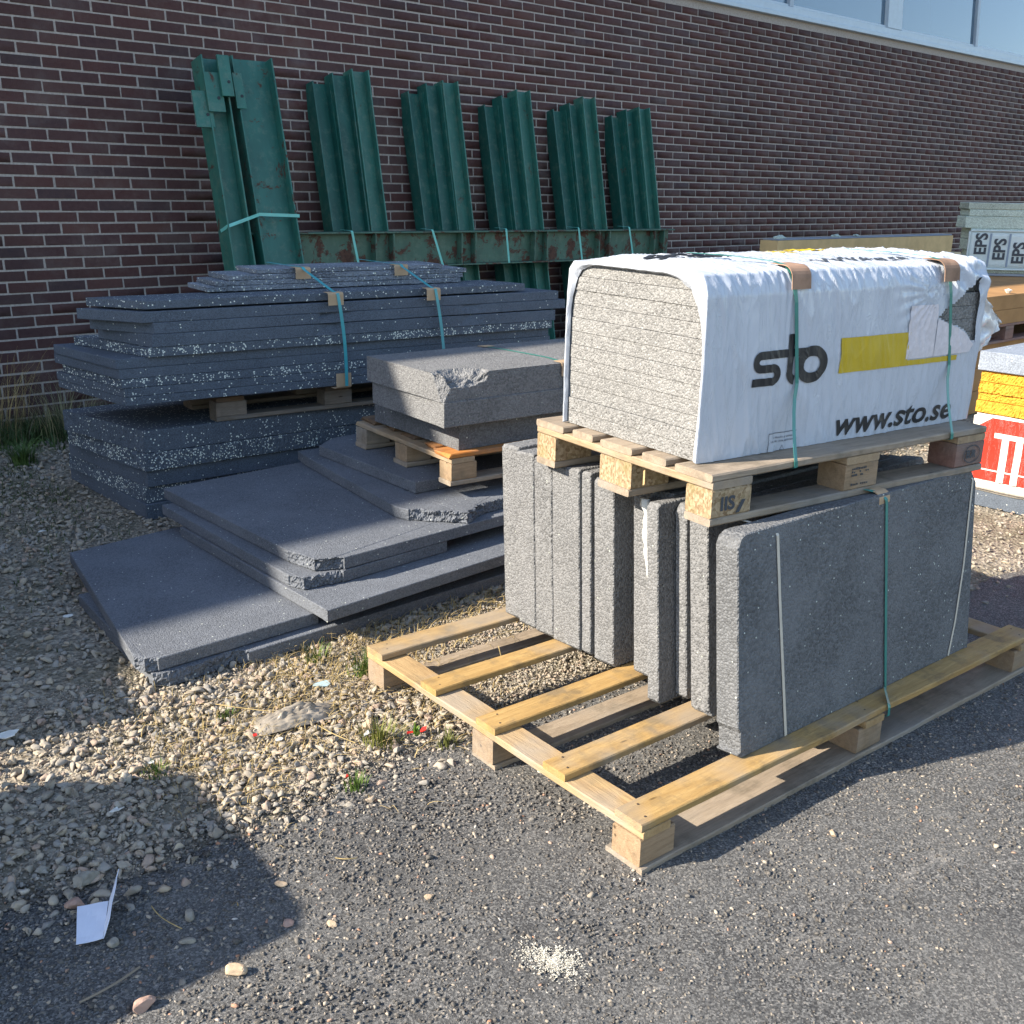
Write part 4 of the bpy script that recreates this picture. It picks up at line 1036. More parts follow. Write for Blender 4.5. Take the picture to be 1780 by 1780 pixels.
# ------------------------------------------------------------------ thick speckled slabs on the gravel (back left, lower stack)
VG = 'thick blue grey slabs stacked on the gravel by the wall'
def q4(n, l, ang, L, W2=None):
    n = Vector(n); l = Vector(l); a = math.radians(ang); d = Vector((math.cos(a), math.sin(a))); w = l - n
    return [tuple(n), tuple(n + d * L), tuple(n + d * L + Vector((0, w.length))), tuple(l)]
vst = [('bottom slab of the lower blue grey stack, lying on the gravel', (1.940, 4.860), (1.930, 5.86), .0, .080, FOAM_BLUE, {}),
       ('speckled slab second from the bottom of the lower blue grey stack', (1.952, 4.880), (1.905, 5.80), .0815, .083, SPECK2, {3: .006}),
       ('plain slab in the middle of the lower blue grey stack', (1.960, 4.860), (1.90, 5.75), .166, .084, FOAM_BLUE, {}),
       ('thickly speckled slab second from the top of the lower blue grey stack, crumbly near corner', (1.945, 4.840), (1.865, 5.66), .2515, .088, SPECK2, {0: .002, 3: .007}),
       ('top slab of the lower blue grey stack, pale speckled back corner, small pallet resting on it', (1.955, 4.850), (1.835, 5.60), .341, .109, SPECK1, {3: .004})]
for k, (lb, n0, l0, z0, th, m, ro) in enumerate(vst): slab(lb, q4(n0, l0, -2.5, 2.35), z0 + .004, th, m, VG, ro, 40 + k)

# pallet between the two speckled stacks
up = empty('pallet', (2.33, 4.83, .4555), math.radians(-5.5), 'grey pallet pressed between the two blue grey foam stacks by the wall', 'pallet')
for k, (y0, y1) in enumerate(((0, .10), (.35, .49), (.70, .80))):
    wobbly_board('bottom_board', (0, y0, 0), (2.1, y1, .0218), WB_GREY, up, 0, .002, .004, 16, seed=300 + k)
    wobbly_board('deck_board', (.0, y0, .1225), (2.2, y1, .142), WD_X, up, 0, .002, .004, 16, seed=310 + k)
for k, x0 in enumerate((.0, .60, 1.25, 1.9)):
    wobbly_board('cross_board', (x0, -.01, .1002), (x0 + .145, .80, .1222), WD_X, up, 1, .002, .003, 10, seed=320 + k)
    for m_, (y0, y1) in enumerate(((.002, .10), (.36, .48), (.70, .80))):
        block(up, (x0, y0, .0222), (x0 + .16, y1, .0998), WB_GREY, 330 + k * 3 + m_)

# upper speckled stack
UG = 'thin speckled blue grey sheets strapped in the upper stack by the wall'
ust = [('lowest sheet of the strapped upper stack, resting on the pallet', 1.862, 4.795, 1.790, 5.47, .598, .041, SPECK1, 2.50),
       ('second sheet from the bottom of the strapped upper stack', 1.862, 4.795, 1.785, 5.47, .640, .040, SPECK1, 2.50),
       ('speckled third sheet from the bottom of the strapped upper stack', 1.850, 4.795, 1.800, 5.42, .6815, .043, SPECK2, 2.48),
       ('plain fourth sheet from the bottom of the strapped upper stack', 1.845, 4.795, 1.780, 5.46, .7255, .048, FOAM_BLUE, 2.50),
       ('plain fifth sheet from the bottom of the strapped upper stack, chalky corner', 1.832, 4.795, 1.775, 5.44, .7745, .046, FOAM_BLUE, 2.50),
       ('sixth sheet of the strapped upper stack, its left end crowded with white spots', 1.975, 4.755, 1.850, 5.36, .8215, .045, SPECK2, 2.36),
       ('seventh sheet from the bottom of the strapped upper stack, set in at the left', 1.995, 4.750, 1.915, 5.20, .8675, .060, FOAM_BLUE, 2.36),
       ('eighth sheet from the bottom, scraped pale along its left end', 2.010, 4.750, 1.865, 5.16, .9285, .052, FOAM_BLUE, 2.42),
       ('ninth sheet from the bottom, its left end jutting out furthest below the gap', 1.960, 4.760, 1.805, 5.15, .9815, .050, FOAM_BLUE, 2.42),
       ('long spotted tenth sheet, lifted clear of the one below by a dark gap', 1.995, 4.780, 1.850, 5.14, 1.040, .040, SPECK1, 2.16)]
for k, (lb, nx_, ny_, lx, ly, z0, th, m, L) in enumerate(ust):
    slab(lb, q4((nx_, ny_), (lx, ly), -6.5, L), z0, th, m, UG, {3: .004} if k in (2, 5) else {}, 60 + k, tilt=(-.02 if k > 6 else 0, 0), dents=(((.92, -.11, .10, .03), (1.75, -.20, .09, .02)) if k in (6, 7) else ((1.2, -.14, .12, .015),) if k == 4 else ()))
tst = [('lowest of the four scuffed strips on top of the strapped stack', 2.40, 4.985, 1.50, 1.0825, .026),
       ('second of the four scuffed strips on top of the strapped stack', 2.45, 4.985, 1.47, 1.1095, .024),
       ('third of the four scuffed strips on top of the strapped stack', 2.52, 4.985, 1.43, 1.1345, .026),
       ('topmost scuffed strip of the strapped stack, shortest of the four', 2.68, 4.985, 1.12, 1.1615, .024)]
for k, (lb, a, b, L, z0, th) in enumerate(tst): slab(lb, rect((a, b), -6.5, L, .30), z0, th, SPECK3, UG, {0: .003, 3: .004}, 80 + k)
def stack_strap(label, xt, xm, xf, xl):
    s = empty('strap', (xf, 4.66, .6), 0, label, 'strap', 'blue green straps around the upper stack')
    yf = 4.795 - (xf - 1.86) * .114 - .056; ym = yf - .0
    pth = [((xt - .03, 5.25, 1.20), (0, 0, 1)), ((xt, 4.985 - (xt - 2.4) * .114, 1.192), (0, -.5, 1)), ((xt + .004, 4.978 - (xt - 2.4) * .114, 1.180), (0, -1, .4)), ((xm, yf + .03, 1.092), (0, -.5, 1)), ((xm + .01, yf - .004, 1.080), (0, -1, .5))]
    for t in range(1, 9): pth.append(((xm + .01 + (xl - xm) * t / 8 + .012 * math.sin(t / 8 * PI), yf - .008, 1.07 - t / 8 * .465), (0, -1, 0)))
    pth += [((xl + .01, yf + .02, .598), (0, 0, -1)), ((xl + .01, yf + .1, .597), (0, 0, -1))]
    ribbon('band', rel(pth, s.location), .019, STRAP_B, s)
    up_ = (0, 0, 1)
    protector('edge_guard', Vector((xt, 4.985 - (xt - 2.4) * .114, 1.1875)) - s.location, (1, -.114, 0), (0, -1, 0), up_, CARD, s, w=.085, top=.05, down=.055, r=.008)
    protector('edge_guard', Vector((xm, yf + .002, 1.083)) - s.location, (1, -.114, 0), (0, -1, 0), up_, CARD, s, w=.085, top=.04, down=.06, r=.010)
    return s, xl, yf
s, xl, yf = stack_strap('left blue green strap with card guards around the upper speckled stack', 2.915, 2.915, 2.95, 2.95)
protector('edge_guard', Vector((xl, yf + .006, .5965)) - s.location, (1, -.114, 0), (0, -1, 0), (0, 0, -1), CARD, s, w=.085, top=.05, down=.075, r=.008)
stack_strap('right blue green strap with card guards around the upper speckled stack', 3.50, 3.49, 3.52, 3.55)

# ------------------------------------------------------------------ stacks at the right
RG_ = 'boards piled beside the red wrapped pack'
slab('dark grey foam slab flat on the gravel under the red and white pack', rect((5.52, 1.20), 0, 1.2, 1.24), .004, .085, FOAM_BLUE, RG_, {}, 120)
rp = empty('wrapped_pack', (5.5, 1.18, .09), 0, 'red and white film wrapped pack at the right edge of the yard', 'wrapped pack')
def film_box(name, a, b, mat, parent, amp=.006, st=.03):
    (x0, y0, z0), (x1, y1, z1) = a, b; bm = bmesh.new(); bmesh.ops.create_cube(bm, size=1)
    for v in bm.verts: v.co = Vector(((x0 + x1) / 2 + v.co.x * (x1 - x0), (y0 + y1) / 2 + v.co.y * (y1 - y0), (z0 + z1) / 2 + v.co.z * (z1 - z0)))
    bmesh.ops.bevel(bm, geom=list(bm.edges), offset=.015, segments=2, affect='EDGES')
    for ax_, lo, hi in ((0, x0, x1), (1, y0, y1), (2, z0, z1)):
        t = lo + st
        while t < hi - .01:
            no = [0, 0, 0]; no[ax_] = 1; co = [0, 0, 0]; co[ax_] = t
            bmesh.ops.bisect_plane(bm, geom=list(bm.verts) + list(bm.edges) + list(bm.faces), plane_co=co, plane_no=no); t += st
    bm.normal_update()
    mv = [(v, v.normal.copy()) for v in bm.verts]
    for v, nn in mv: v.co += nn * amp * (noise.noise(v.co * 7) + .6 * noise.noise(Vector((v.co.x * 30, v.co.y * 18, v.co.z * 9))))
    return frombm(name, bm, mat, parent, True)
film_box('plastic_wrap', (0, 0, 0), (1.2, 1.27, .415), FILM_P, rp, .005, .035)
def side_quad(name, pts, mat, off=.008):
    bm = bmesh.new(); bm.faces.new([bm.verts.new((-off, y, z)) for y, z in pts])
    for ax_, co_ in ((1, 1), (2, 2)):
        lo = min(v.co[ax_] for v in bm.verts); hi = max(v.co[ax_] for v in bm.verts); t = lo + .035
        while t < hi:
            no = [0, 0, 0]; no[ax_] = 1; co = [0, 0, 0]; co[ax_] = t
            bmesh.ops.bisect_plane(bm, geom=list(bm.verts) + list(bm.edges) + list(bm.faces), plane_co=co, plane_no=no); t += .035
    for v in bm.verts: v.co.x -= .005 * (noise.noise(Vector((0, v.co.y, v.co.z)) * 7) + .6 * noise.noise(Vector((0, v.co.y * 18, v.co.z * 9))))
    bmesh.ops.recalc_face_normals(bm, faces=bm.faces)
    return frombm(name, bm, mat, rp)
side_quad('printed_red_panel', [(1.255, .335), (1.16, .405), (.05, .405), (.05, .075), (1.255, .070)], FILM_R)
side_quad('printed_letter', [(1.135, .330), (1.135, .303), (.86, .303), (.86, .330)], FILM_P, .0115)
side_quad('printed_letter', [(1.092, .3025), (1.055, .3025), (1.055, .07), (1.092, .07)], FILM_P, .0115)
side_quad('printed_letter', [(1.020, .3025), (.983, .3025), (.983, .07), (1.020, .07)], FILM_P, .0115)
ribbon('strap', [((-.016, 1.27, .128), (-1, 0, 0)), ((-.016, .6, .128), (-1, 0, 0)), ((-.016, 0, .128), (-1, 0, 0))], .008, FILM_P, rp)
yl = ['bottom yellow board on the red wrapped pack', 'thin second yellow board above the red wrapped pack', 'ragged third yellow board above the red wrapped pack', 'top yellow board under the grey slab at the right edge']
zz = .512
for k, th in enumerate((.062, .040, .055, .058)):
    slab(yl[k], rect((5.505 + .012 * (k % 2), 1.19), 0, 1.18, 1.255), zz, th, YELB, RG_, {3: (.010 if k == 2 else .003)}, 130 + k, name='insulation_board', cat='board'); zz += th + .0015
slab('pale blue grey slab topping the yellow boards at the right edge', rect((5.50, 1.19), 0, 1.22, 1.27), zz + .001, .100, foam_mat('dusty_foam', (.22, .25, .30), .02, bead=180, strength=.3), RG_, {}, 136)
for k in range(2):
    o = box('wood_offcut', (0, 0, 0), (.03, .06, .012), WB, None, .002); o.location = (5.95 + .02 * k, 2.30 - .09 * k, .8335); o.rotation_euler = (0, 0, .3 + k)
    tag(o, ['left', 'right'][k] + ' small wood offcut lying on the grey slab at the right edge', 'offcut')
# rear right stack: tan boards, pallet, pale EPS slabs
EG = 'pale foam slabs in the tall rear stack at the right'
zz = 0
for k in range(3):
    slab(['lowest', 'second', 'third'][k] + ' brown board under the rear pallet, hidden by the yellow boards', rect((7.45, 3.55), 0, 3.2, 1.7), .004 + k * .178, .175, TAN2, 'brown boards of the rear stack', {}, 140 + k, name='insulation_board', cat='board')
rpal = empty('pallet', (7.40, 3.50, .541), 0, 'dark brown pallet under the brown boards of the rear right stack', 'pallet')
for k, y0 in enumerate((0, .5, 1.0)):
    wobbly_board('bottom_board', (0, y0, 0), (2.6, y0 + .12, .02), WB_DARK, rpal, 0, .001, .003, 6, seed=400 + k)
    for m_, x0 in enumerate((0.002, .8, 1.6, 2.45)): block(rpal, (x0, y0, .0205), (x0 + .14, y0 + .12, .100), WB_DARK, 410 + k * 4 + m_)
for k, x0 in enumerate((.0, .8, 1.6, 2.45)): wobbly_board('cross_board', (x0, 0, .1005), (x0 + .14, 1.12, .122), WB_DARK, rpal, 1, .001, .003, 6, seed=430 + k)
for k in range(5): wobbly_board('deck_board', (0, k * .25, .1225), (2.6, k * .25 + .12, .142), WB_DARK, rpal, 0, .001, .003, 6, seed=440 + k)
slab('lower orange brown board on the rear right pallet', rect((7.78, 3.50), 0, 2.9, 1.65), .684, .108, TAN2, 'brown boards of the rear stack', {}, 150, name='insulation_board', cat='board')
slab('upper brown board below the pale foam slabs', rect((7.72, 3.50), 0, 2.95, 1.65), .7935, .110, TAN2, 'brown boards of the rear stack', {}, 151, name='insulation_board', cat='board')
eps = [(.906, .022, 7.44, GREYT, 'thin grey dusty sheet at the base of the pale foam slabs'), (.9295, .100, 7.46, EPSW2, 'lowest pale slab of the EPS stack'), (1.031, .100, 7.44, EPSW, 'second pale slab of the EPS stack, under printed film'), (1.1325, .100, 7.42, EPSW, 'third pale slab of the EPS stack, under printed film'),
       (1.234, .098, 7.42, EPSW, 'fourth pale slab of the EPS stack, under printed film'), (1.333, .105, 7.385, EPSW, 'pale slab with a notch broken from its left end'), (1.4395, .062 - .002, 7.40, EPSW, 'slab second from the top of the EPS stack'), (1.501, .060, 7.39, EPSW2, 'stained top slab of the EPS stack')]
for k, (z0, th, x0, m, lb) in enumerate(eps):
    if k == 1: lb = 'lowest pale slab of the foam stack marked EPS'
    dd = x0 - 7.39; u_ = Vector((.643, -.766)); v_ = Vector((.766, .643)); o_ = Vector((9.80, 4.69)) + u_ * dd * 1.6
    poly = [tuple(o_), tuple(o_ + u_ * 1.3), tuple(o_ + u_ * 1.3 + v_ * .34), tuple(o_ + v_ * .34)]
    slab(lb.replace('EPS stack', 'rear foam stack marked EPS'), poly, z0, th, m, EG, {3: .012 if k == 5 else .003}, 160 + k, rad=.006)
ef = empty('printed_film', (9.80 + .03 * .643, 4.69 - .03 * .766 - .004, .96), -math.acos(.643), 'pale plastic film printed with sideways EPS letters around the rear foam stack', 'plastic film')
fp = film_box('film_sheet', (.0, -.006, .0), (1.15, -.001, .36), FILM_E, ef, .002, .06)
for k, (x0, z0, rr) in enumerate(((.165, .135, 0), (.335, .09, 0), (.505, .06, 0), (.675, .11, 0), (.845, .07, 0))):
    o = text_obj('printed_text', 'EPS', .152, INK2, ef, offset=.005); o.rotation_euler = (PI / 2, -PI / 2, 0); o.location = (x0, -.012, z0); o.scale = (.88, .95, 1)
    box('printed_stripe', (x0 + .022, -.0115, .03), (x0 + .040, -.0105, .33), flat('pale_blue_print', (.22, .28, .36), .5), ef, 0)
o = mesh('mushroom_cap', [(0, 0, 0)] + [(.03 * math.cos(a), .03 * math.sin(a), -.01) for a in np.linspace(0, 2 * PI, 9)[:-1]] + [(.012 * math.cos(a), .012 * math.sin(a), -.035) for a in np.linspace(0, 2 * PI, 9)[:-1]],
         [(0, 1 + i, 1 + (i + 1) % 8) for i in range(8)] + [(1 + i, 9 + i, 9 + (i + 1) % 8, 1 + (i + 1) % 8) for i in range(8)] + [tuple(range(9, 17))], WHITEB)
o.name = 'foam_crumb'; o.location = (8.28, 3.56, .94); tag(o, 'small white crumb on the ledge under the pale foam stack', 'foam crumb')
# tan stack against the wall
TG = 'tan boards stacked near the wall behind the white pack'
tl_ = ['lowest', 'second from bottom', 'third from bottom', 'third from top', 'pale second from top', 'top']
for k in range(6):
    slab(f'{tl_[k]} tan board of the long stack near the wall', rect((8.77 + (.10 if k == 4 else 0) - .02 * (k % 2), 6.0), 0, 3.63, .20), .004 + k * .196, .194, TAN if k != 4 else TAN_L, TG, {}, 170 + k, name='insulation_board', cat='board') if k < 5 else None
for k, (a_, b_) in enumerate(((8.74, 9.685), (9.69, 11.60), (11.605, 12.27))):
    slab(['left', 'middle', 'right'][k] + ' one of the three top tan boards in the long stack near the wall', rect((a_, 6.0 + .004 * k), 0, b_ - a_, .20), .984, .192, TAN, TG, {1: .004}, 176 + k, name='insulation_board', cat='board')
slab('thin grey sheet covering the long tan stack near the wall', rect((8.77, 6.01), 0, 3.47, .185), 1.1785, .012, GREYT, TG, {}, 180, name='cover_sheet', cat='sheet')
for k, (xx, s_) in enumerate(((8.90, .05), (9.9, .04), (10.3, .03))):
    bm = bmesh.new(); bmesh.ops.create_icosphere(bm, subdivisions=2, radius=s_)
    for v in bm.verts: v.co = Vector((v.co.x * 1.6, v.co.y, v.co.z * .5)) * (1 + .5 * noise.noise(v.co * 40))
    o = frombm('foam_crumb', bm, EPSW); o.location = (xx, 6.1, 1.20); tag(o, ['leftmost', 'middle', 'right-hand'][k] + ' pale foam crumb lying on the long tan stack', 'foam crumb')

# ------------------------------------------------------------------ added stacks, unseen beyond the left edge, shaped to shade the gravel
ls = empty('added_foam_stack', (-1.95, 2.42, 0), 0, 'tall added foam board stack, unseen beyond the left edge, casting the shadow around the folded card', 'added foam stack')
for k in range(3): box('pallet_board', (0, k * .4, .0), (1.25, k * .4 + .12, .14), WG_X, ls, .003)
for k in range(7):
    a0, a1 = (0.0, .95) if k < 6 else (.10, .90)
    vs, fs = slab_geo([(0, a0), (1.25 - (.0 if k < 6 else .06), a0), (1.29 - (.0 if k < 6 else .06), a0 + .06), (1.29, a1 - .05), (1.25, a1), (0, a1)], .148, {}, 300 + k, step=.1)
    mesh('foam_board', [(a, b, c + .142 + k * .150) for a, b, c in vs], fs, FOAM, ls)
ls = empty('added_foam_stack', (-1.70, 3.81, 0), math.radians(-9), 'second added foam board stack, unseen beyond the left edge, nearer the wall, shading the strip of gravel', 'added foam stack')  # also added, so that its shadow covers the gravel strip
for k in range(3): box('pallet_board', (0, k * .5, .0), (1.3, k * .5 + .12, .14), WG_X, ls, .003)
for k in range(7):
    vs, fs = slab_geo([(0, 0), (1.30, 0), (1.30, 1.2), (0, 1.2)], .128, {}, 320 + k, step=.1)
    mesh('foam_board', [(a, b, c + .142 + k * .130) for a, b, c in vs], fs, FOAM, ls)

# ------------------------------------------------------------------ litter, rocks, plants
def rock(label, x, y, r, seed, sq=(1.2, .9, .7), mat=None, z=.006):
    bm = bmesh.new(); bmesh.ops.create_icosphere(bm, subdivisions=3, radius=1); rr = random.Random(seed)
    cuts = [(Vector((rr.gauss(0, 1), rr.gauss(0, 1), rr.gauss(0, 1))).normalized(), rr.uniform(.6, .85)) for _ in range(8)]
    for v in bm.verts:
        for nn, d in cuts:
            e = v.co.dot(nn) - d
            if e > 0: v.co -= nn * e
        v.co *= 1 + .07 * noise.noise(v.co * 3 + Vector((seed, 0, 0))); v.co = Vector((v.co.x * sq[0], v.co.y * sq[1], v.co.z * sq[2])) * r
    o = frombm('rock', bm, mat or STONE); o.location = (x, y, z + r * sq[2] * .62); o.rotation_euler = (0, 0, rr.uniform(0, 6)); return tag(o, label, 'stone', 'loose stones on the asphalt')
R1 = flat('grey_stone', (.26, .24, .20), .85, .2, .25, 50, .3, 200); R2 = flat('pink_stone', (.36, .24, .19), .85, .2, .2, 50, .3, 200); R3_ = flat('beige_stone', (.45, .34, .23), .85, .2, .2, 50, .3, 200)
rock('squarish grey stone on the shaded asphalt right of the folded card', .797, 1.960, .016, 1, mat=R1)
rock('pinkish stone on the shaded asphalt at the bottom left', .606, 1.881 - .12, .020, 2, (1.3, .8, .8), mat=R2)
rock('beige stone on the shadow edge near the bottom of the yard', .793, 1.732, .020, 3, (1.3, .8, .7), mat=R3_)
rock('grey pair of stones in shade right of the folded card', .757, 1.886, .013, 4, (1.5, .8, .6), mat=R1)
rock('dark stone touching the foot of the folded card', .632, 1.985, .014, 5, mat=R1)
rock('pinkish stone at the gravel edge left of the folded card', .615, 2.165, .020, 6, mat=R2)
rock('largest grey stone at the gravel edge above left of the folded card', .665, 2.235, .026, 7, (1.4, .9, .7), mat=R1)
rock('orange flat stone alone on the sunny asphalt below the gravel', 1.015, 1.93, .013, 8, (1.3, .9, .4), mat=R3_)
rock('small pale stone on sunny asphalt left of the white splash', 1.03, 1.73, .012, 9, (1.2, .9, .5), mat=R3_)
rock('pink stone on sunny asphalt beside the shadow corner', .955, 1.795, .013, 10, (1.2, 1, .5), mat=R2)
rock('yellowish stone on the sunny asphalt above the white splash', 1.255, 1.665, .011, 11, (1.4, .9, .4), mat=R3_)
rock('pale stone on sunny asphalt right of the pallet shadow', 2.21, 1.185, .013, 12, (1.5, .7, .5), mat=R3_)
rock('round tan stone in the gravel left of the pallet corner', 1.60, 2.42, .024, 13, (1, 1, .8), mat=R3_)
# folded card
cs = empty('folded_card', (.59, 2.06, .006), 0, 'folded blue white card lying on dark asphalt at the lower left', 'card')
def sheet4(name, p, mat, parent, th=.0012):
    p = [Vector(q) for q in p]; nn = (p[1] - p[0]).cross(p[3] - p[0]).normalized() * th; m_ = 6; vs = []; 
    for lay in (0, 1):
        for i in range(m_ + 1):
            for j in range(m_ + 1):
                u, v = i / m_, j / m_; q = p[0].lerp(p[1], u).lerp(p[3].lerp(p[2], u), v); q = q + nn * lay + nn.normalized() * .002 * noise.noise(q * 30); vs.append(q)
    fs = []; K = (m_ + 1) ** 2
    for i in range(m_):
        for j in range(m_):
            a = i * (m_ + 1) + j; fs.append((a, a + 1, a + m_ + 2, a + m_ + 1)); fs.append((K + a, K + a + m_ + 1, K + a + m_ + 2, K + a + 1))
    ring = [i * (m_ + 1) for i in range(m_ + 1)] + [m_ * (m_ + 1) + j for j in range(1, m_ + 1)] + [i * (m_ + 1) + m_ for i in range(m_ - 1, -1, -1)] + [j for j in range(m_ - 1, 0, -1)]
    for a, b in zip(ring, ring[1:] + ring[:1]): fs.append((a, b, K + b, K + a))
    return mesh(name, vs, fs, mat, parent)
CARDB = flat('bluish_white_card', (.66, .70, .80), .5, .4, .04, 20)
A_ = Vector((-.024, -.040, .012)); B_ = Vector((.026, -.062, .016)); C__ = Vector((.080, .042, .024)); D_ = Vector((.022, .080, .016))
sheet4('lower_leaf', (A_, B_, C__, D_), CARDB, cs)
sheet4('upright_leaf', (B_, C__, C__ + Vector((.040, .030, .052)), B_ + Vector((.024, .018, .030))), CARDB, cs)
# white splash: flakes
vs = []; fs = []
for i in range(2600):
    r = abs(random.gauss(0, .030)); a = random.uniform(0, 2 * PI); cx, cy = r * math.cos(a) * .8, r * math.sin(a) * 1.1
    if random.random() < .28: t_ = random.random() ** 1.5; cx += .075 * t_ * .5; cy -= .02 * t_; cx += random.gauss(0, .008); cy += random.gauss(0, .008)
    elif random.random() < .2: t_ = random.random(); cx -= .03 * t_; cy += .075 * t_
    if noise.noise(Vector((cx * 55, cy * 55, 2))) < -.12 + (r < .015) * -.4: continue
    L = random.uniform(.0015, .006); w = random.uniform(.0005, .0013); aa = a + random.gauss(0, .9); b = len(vs); z = random.uniform(.002, .009)
    for sx, sy in ((-1, -1), (1, -1), (1, 1), (-1, 1)): vs.append((cx + math.cos(aa) * L * sx / 2 - math.sin(aa) * w * sy, cy + math.sin(aa) * L * sx / 2 + math.cos(aa) * w * sy, z + random.uniform(0, .0015)))
    fs.append((b, b + 1, b + 2, b + 3))
o = mesh('white_splash', vs, fs, flat('dried_white_splash', (.55, .52, .44), .9, .1, .1)); o.location = (1.325, 1.315, .004); tag(o, 'white crusty splash on the sunny asphalt at the bottom centre', 'splash', kind='stuff')
# crumpled grey film on gravel
bm = bmesh.new(); bmesh.ops.create_grid(bm, x_segments=60, y_segments=44, size=1)
for v in bm.verts:
    x_, y_ = v.co.x, v.co.y; e = max(0, 1 - x_ * x_ - y_ * y_)
    v.co = Vector((x_ * .13 + .012 * noise.noise(Vector((y_ * 6, x_ * 3, 2))), y_ * .060 + .02 * x_, .002 + .020 * e ** .6 + .030 * e * abs(noise.noise(Vector((x_ * 1.5, y_ * 7, 0)))) + .016 * (.3 + e) * abs(noise.noise(Vector((x_ * 4, y_ * 16, 4))))))
o = frombm('plastic_film', bm, flat('dirty_grey_film', (.24, .21, .17), .35, .5, .45, 14, .5, 60), smooth=True); o.location = (1.455, 2.615, .012); o.rotation_euler = (0, 0, -.35)
tag(o, 'crumpled dirty grey plastic film lying on the sunny gravel', 'plastic film')
def bit(name, label, cat, x, y, pts, mat, rz=0, th=.002, z=.02):
    k = len(pts); vs = [(a, b, c) for a, b, c in pts] + [(a, b, c + th) for a, b, c in pts]
    fs = [tuple(range(k))[::-1], tuple(range(k, 2 * k))] + [(i, (i + 1) % k, k + (i + 1) % k, k + i) for i in range(k)]
    o = mesh(name, vs, fs, mat); o.location = (x, y, z); o.rotation_euler = (0, 0, rz); return tag(o, label, cat)
bit('plastic_shard', 'larger red plastic shard by the weed near the pallet', 'plastic shard', 1.705, 2.285, [(-.012, -.004, 0), (.004, -.008, .004), (.014, .002, .010), (.004, .009, .006), (-.008, .006, 0)], REDP)
bit('plastic_shard', 'curled red plastic shard left of the larger one', 'plastic shard', 1.665, 2.300, [(-.012, -.002, .002), (.010, -.005, 0), (.012, .001, .002), (-.008, .004, .006)], REDP)
bit('plastic_shard', 'tiny red plastic shard on gravel near the asphalt edge below the weeds', 'plastic shard', 1.385, 2.215, [(-.008, -.004, 0), (.008, -.002, 0), (.003, .006, .004)], REDP)
bit('plastic_shard', 'red shard beside the crumpled grey film', 'plastic shard', 1.300, 2.585, [(-.008, -.004, 0), (.006, -.004, 0), (.008, .004, .003), (-.004, .006, .003)], REDP)
bit('white_scrap', 'round white scrap just below the crumpled grey film', 'scrap', 1.345, 2.52, [(.012 * math.cos(a), .010 * math.sin(a), 0) for a in np.linspace(0, 2 * PI, 10)[:-1]], WHITEB)
bit('white_scrap', 'white scrap among the weeds below the crumpled film', 'scrap', 1.565, 2.375, [(-.018, -.004, 0), (.0, -.010, .006), (.016, .0, .0), (.006, .012, .008), (-.010, .008, .002)], WHITEB)
bit('bottle_neck', 'crushed pale blue plastic piece on gravel above the crumpled film', 'plastic piece', 1.63, 2.74, [(-.030, .010, .004), (-.022, .016, .008), (.020, .004, .012), (.024, -.012, .004), (.010, -.014, 0)], flat('pale_blue_plastic', (.36, .48, .50), .4, .4))
for k, (x_, y_, s_) in enumerate(((.74, 3.05, 2.6), (1.09, 4.42, 1.5), (1.47, 4.95, 1.5), (1.20, 3.85, 1.8), (.83, 2.46, 1.2), (1.0, 2.63, .8))):
    bit('white_scrap', ['large white flaky scrap on the gravel at the left edge', 'white scrap on the shaded gravel left of the foam stack', 'white torn scrap in front of the lower blue grey stack', 'pale scuffed scrap beside the front left foam sheet',
        'slim white scrap on the shaded coarse gravel', 'tiny white scrap on the shaded gravel below the sun strip'][k], 'scrap', x_, y_, [(.014 * s_ * math.cos(a) * random.uniform(.5, 1.3), .009 * s_ * math.sin(a) * random.uniform(.5, 1.2), random.uniform(0, .006)) for a in np.linspace(0, 2 * PI, 11)[:-1]], WHITEB)
# sticks
def stick(label, p, q, r=.0018, mat=STRAW, bend=.01, name='twig'):
    P0, P1 = Vector(p), Vector(q); n_s = 8; pts = []
    side = (P1 - P0).cross(Vector((0, 0, 1))).normalized()
    for i in range(n_s + 1): t = i / n_s; pts.append(P0.lerp(P1, t) + side * bend * math.sin(t * PI) + Vector((0, 0, .004 * math.sin(t * PI))))
    vs = []; fs = []
    for i, c in enumerate(pts):
        for k in range(5): a = k / 5 * 2 * PI; vs.append(c + side * r * math.cos(a) + Vector((0, 0, r * math.sin(a))))
    for i in range(n_s):
        for k in range(5): fs.append((i * 5 + k, i * 5 + (k + 1) % 5, (i + 1) * 5 + (k + 1) % 5, (i + 1) * 5 + k))
    fs += [tuple(range(5)), tuple(n_s * 5 + k for k in range(5))]
    return tag(mesh(name, vs, fs, mat), label, 'twig', 'twigs and straws lying about')
stick('grey twig on the shaded asphalt below the folded card', (.512, 1.855, .012), (.645, 1.872, .014), .0028, flat('grey_twig', (.24, .20, .15), .8))
stick('thin dry straw on shaded asphalt right of the folded card', (.745, 2.045, .014), (.765, 1.930, .012), .0013)
stick('long dry straw on the gravel above the crumpled film', (1.29, 2.82, .035), (1.40, 2.68, .03), .0016)
stick('dry straw on gravel below the crumpled film', (1.47, 2.50, .03), (1.50, 2.345, .028), .0016)
stick('pale straw on the sunny asphalt near the gravel edge', (1.165, 1.93, .012), (1.205, 1.895, .012), .0014)
stick('dry straw sticking up between the pallet boards', (2.03, 2.30, .03), (2.07, 2.36, .17), .0016)

